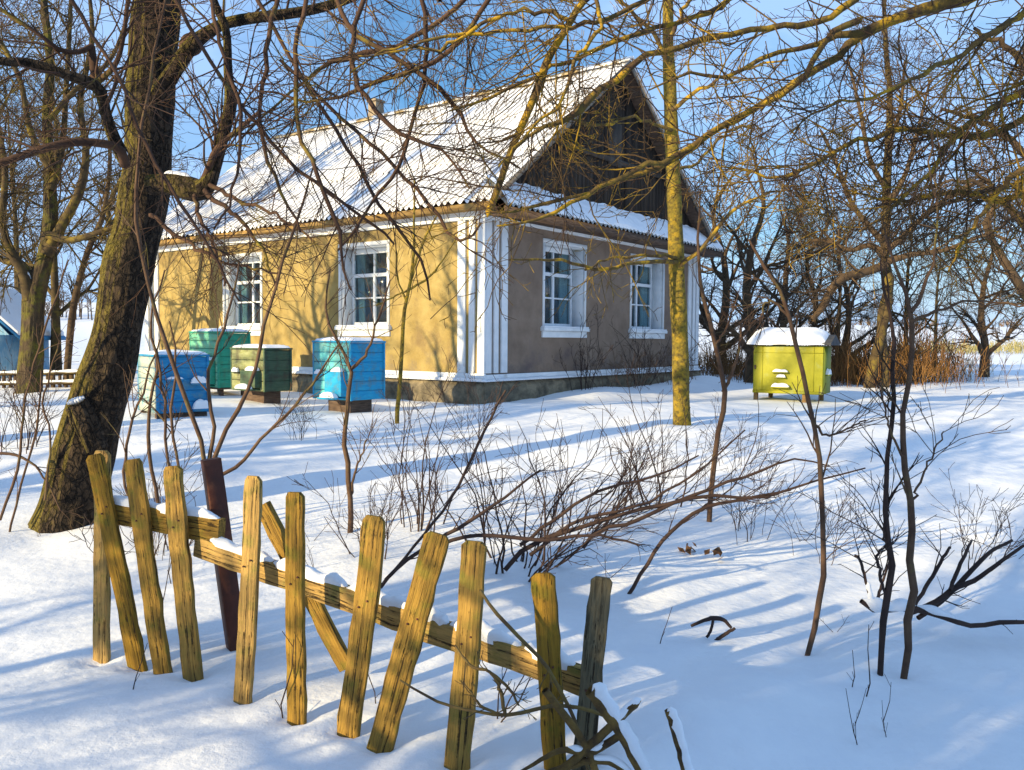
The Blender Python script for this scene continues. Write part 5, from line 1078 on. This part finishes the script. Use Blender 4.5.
# ---- dry brush behind the yellow hive (nobody could count it)
def brush(name, pts, n, h, m, seed, tip=.005, label=None, wid=1.5):
    rg = np.random.default_rng(seed); mb = MB(); P = []; R = []
    for i in range(n):
        u = rg.uniform(0, 1) * (len(pts) - 1); j = min(int(u), len(pts) - 2); f = u - j
        x = pts[j][0] * (1 - f) + pts[j + 1][0] * f + rg.normal() * wid * .5; y = pts[j][1] * (1 - f) + pts[j + 1][1] * f + rg.normal() * wid
        cl = math.sin(x * 2.3 + 1 + 1.5 * math.sin(x * .8)) * .5 + .5; z = float(Gb(x, y)); L_ = h * rg.uniform(.3, 1.1) * (.5 + .6 * cl); d = nrm(np.array([rg.normal() * .22, rg.normal() * .22, 1])); p = np.array([x, y, z - .05]); pp = [p]
        for k_ in range(4): p = p + d * L_ / 4; pp.append(p); d = nrm(d + rg.normal(size=3) * .1)
        P.append(pp); R.append(np.linspace(.006, tip, 5))
    P, R = np.array(P), np.array(R); mb.tubes(P, R, 3)
    foliage(mb, P, R, [dict(m=2, length=h * .3, ang=(.2, .7), wig=.1, K=3, ratio=.8, tip=tip, f0=.3)], rg=rg)
    mb.build(name, m, None, label=label, cat='brush', kind='stuff')
brush('dry_brush', [(px_at(850, 21.5), 21.5), (px_at(885, 21.5), 21.5), (px_at(925, 23), 23)], 1150, 1.25, M_grass, 1, label='rust brown dead weeds behind the yellow green hive', wid=.9)
brush('dark_brush', [(px_at(735, 24), 24), (px_at(830, 22.5), 22.5), (px_at(940, 25), 25)], 900, 1.7, mat('dark_weed', (.09, .04, .018), (.2, .1, .035), 1.5, .9), 12, label='dark brown stems rising above the dead weeds behind the hive', wid=1.3)
brush('dry_reeds', [(px_at(700, 27), 27), (px_at(780, 26), 26)], 900, .9, M_grass, 2, label='orange dry grass beyond the right house corner')
brush('pale_reeds', [(px_at(900, 26), 26), (px_at(960, 30), 30)], 160, 1.2, mat('pale_straw', (.42, .30, .14), (.55, .42, .24), 1.5, .9), 3, label='sparse pale straw at the field edge right of the brown weeds')
brush('field_weeds', [(px_at(930, 70), 70), (px_at(1100, 80), 80)], 1200, 1.2, mat('field_weed', (.30, .28, .10), (.42, .36, .18), 1.5, .9), 4, tip=.02, label='greenish weeds on the snowy field at the right edge', wid=3)

# ---- shed and low fence at the far left
sy = 21.; ap = np.array(at(-38, 286, sy)); ev = np.array(at(17, 337, sy)); sg_ = float(G(ap[0], sy))
sroot = empty('shed', (ap[0], sy, sg_), .12, 'small pale blue shed with snow on its roof, cut by the left edge', 'shed')
hw_, za, ze = ev[0] - ap[0], ap[2] - sg_, ev[2] - sg_
mb = MB(); mb.box(-hw_ * .72, hw_ * .72, .25, 2.6, -.3, ze + .05); V = [(-hw_ * .72, .25, ze + .05), (hw_ * .72, .25, ze + .05), (0, .25, za - .12), (-hw_ * .72, 2.6, ze + .05), (hw_ * .72, 2.6, ze + .05), (0, 2.6, za - .12)]
mb.raw(V, [[0, 1, 2], [3, 5, 4]]); mb.build('wall', mat('shed_blue', (.12, .32, .48), (.30, .45, .56), 7., .7, .3, stretch=(5, 1, 1)), sroot)
def rf(z0_, z1_, cut, y0, y1):
    m_ = MB()
    for q_ in (-1, 1):
        m_.hexa([(0, y0, za + z0_), (q_ * hw_ * cut, y0, za + (ze - za) * cut + z0_), (q_ * hw_ * cut, y1, za + (ze - za) * cut + z0_), (0, y1, za + z0_), (0, y0, za + z1_), (q_ * hw_ * cut, y0, za + (ze - za) * cut + z1_), (q_ * hw_ * cut, y1, za + (ze - za) * cut + z1_), (0, y1, za + z1_)])
    return m_
ro = rf(-.08, -.02, 1., 0, 2.9).build('roof', mat('shed_roof', (.03, .20, .42), (.08, .3, .55), 3., .7), sroot); rf(-.018, .10, .96, .03, 2.85).build('snow_cap', M_snowcap, ro, bevel=.03)
fr = empty('low_fence', gp(60, 388), 0, 'low rustic fence of short stakes with snow on its rails at the left edge', 'fence'); fo = np.array(fr.location)
D = fo[1]; rg = np.random.default_rng(8)
mb = MB(); 
for k_ in range(26):
    px = -40 + k_ * 6.2; x, y, z = at(px, 383, D); gzz = float(G(x, y)); hh = .32 + rg.uniform(-.08, .06)
    mb = MB(); mb.hexa([(q[0] + x - fo[0], q[1] + y - fo[1], q[2] + gzz - fo[2]) for q in [(-.035, 0, -.1), (.035, 0, -.1), (.035, .03, -.1), (-.035, .03, -.1), (-.035 + rg.normal() * .02, 0, hh), (.035, 0, hh + .02), (.035, .03, hh + .02), (-.035, .03, hh)]]); mb.build('stake', M_bgdark, fr)
for zz in (.10, .30):
    x0, y0, _ = at(-40, 380, D); x1, y1, _ = at(118, 380, D); g0_, g1_ = float(G(x0, y0)), float(G(x1, y1))
    mb = MB(); mb.tubes(np.array([[(x0, y0 - .03, g0_ + zz), (x1, y1 - .03, g1_ + zz)]]) - fo, np.array([[.03, .03]]), 6); r_ = mb.build('rail', M_bg, fr)
    mb = MB(); n = 30; Pn = np.array([(x0 + (x1 - x0) * f, y0 - .03, g0_ + (g1_ - g0_) * f + zz + .035) for f in np.linspace(0, 1, n)]) - fo; mb.tubes(Pn[None], (.032 + .01 * np.sin(np.arange(n) * 1.3))[None], 7); mb.build('snow_cap', M_snowcap, r_, smooth=True)

# ---- distant tree line on the hill
def treeline(name, y, x0, x1, n, h, seed, label, m):
    rg = np.random.default_rng(seed); mb = MB(); P = []; R = []
    for i in range(n):
        x = rg.uniform(x0, x1); yy = y + rg.normal() * 6; z = float(Gb(x, yy)); hh = h * rg.uniform(.5, 1.1); p = np.array([x, yy, z - .3]); d = np.array([rg.normal() * .08, 0, 1]); pp = [p]
        for k_ in range(5): p = p + d * hh / 5; pp.append(p); d = nrm(d + rg.normal(size=3) * .08)
        P.append(pp); R.append(np.linspace(h * .02, .03, 6))
    P, R = np.array(P), np.array(R); mb.tubes(P, R, 3)
    foliage(mb, P, R, [dict(m=9, length=h * .35, ang=(.4, 1.), wig=.12, K=4, ratio=.5, tip=.03, f0=.2), dict(m=5, length=h * .15, ang=(.4, 1.), wig=.12, K=3, ratio=.6, tip=.03)], rg=rg)
    mb.build(name, m, None, label=label, cat='woods', kind='stuff')
treeline('far_woods', 150, -140, -35, 160, 7, 5, 'brown leafless woods on the hill behind the left trees', M_bgdark)
treeline('hedge_row', 290, 30, 330, 260, 3.0, 6, 'thin brown hedge line along the crest of the snowy field', mat('hedge_brown', (.20, .12, .06), (.3, .2, .1), 2., .9))
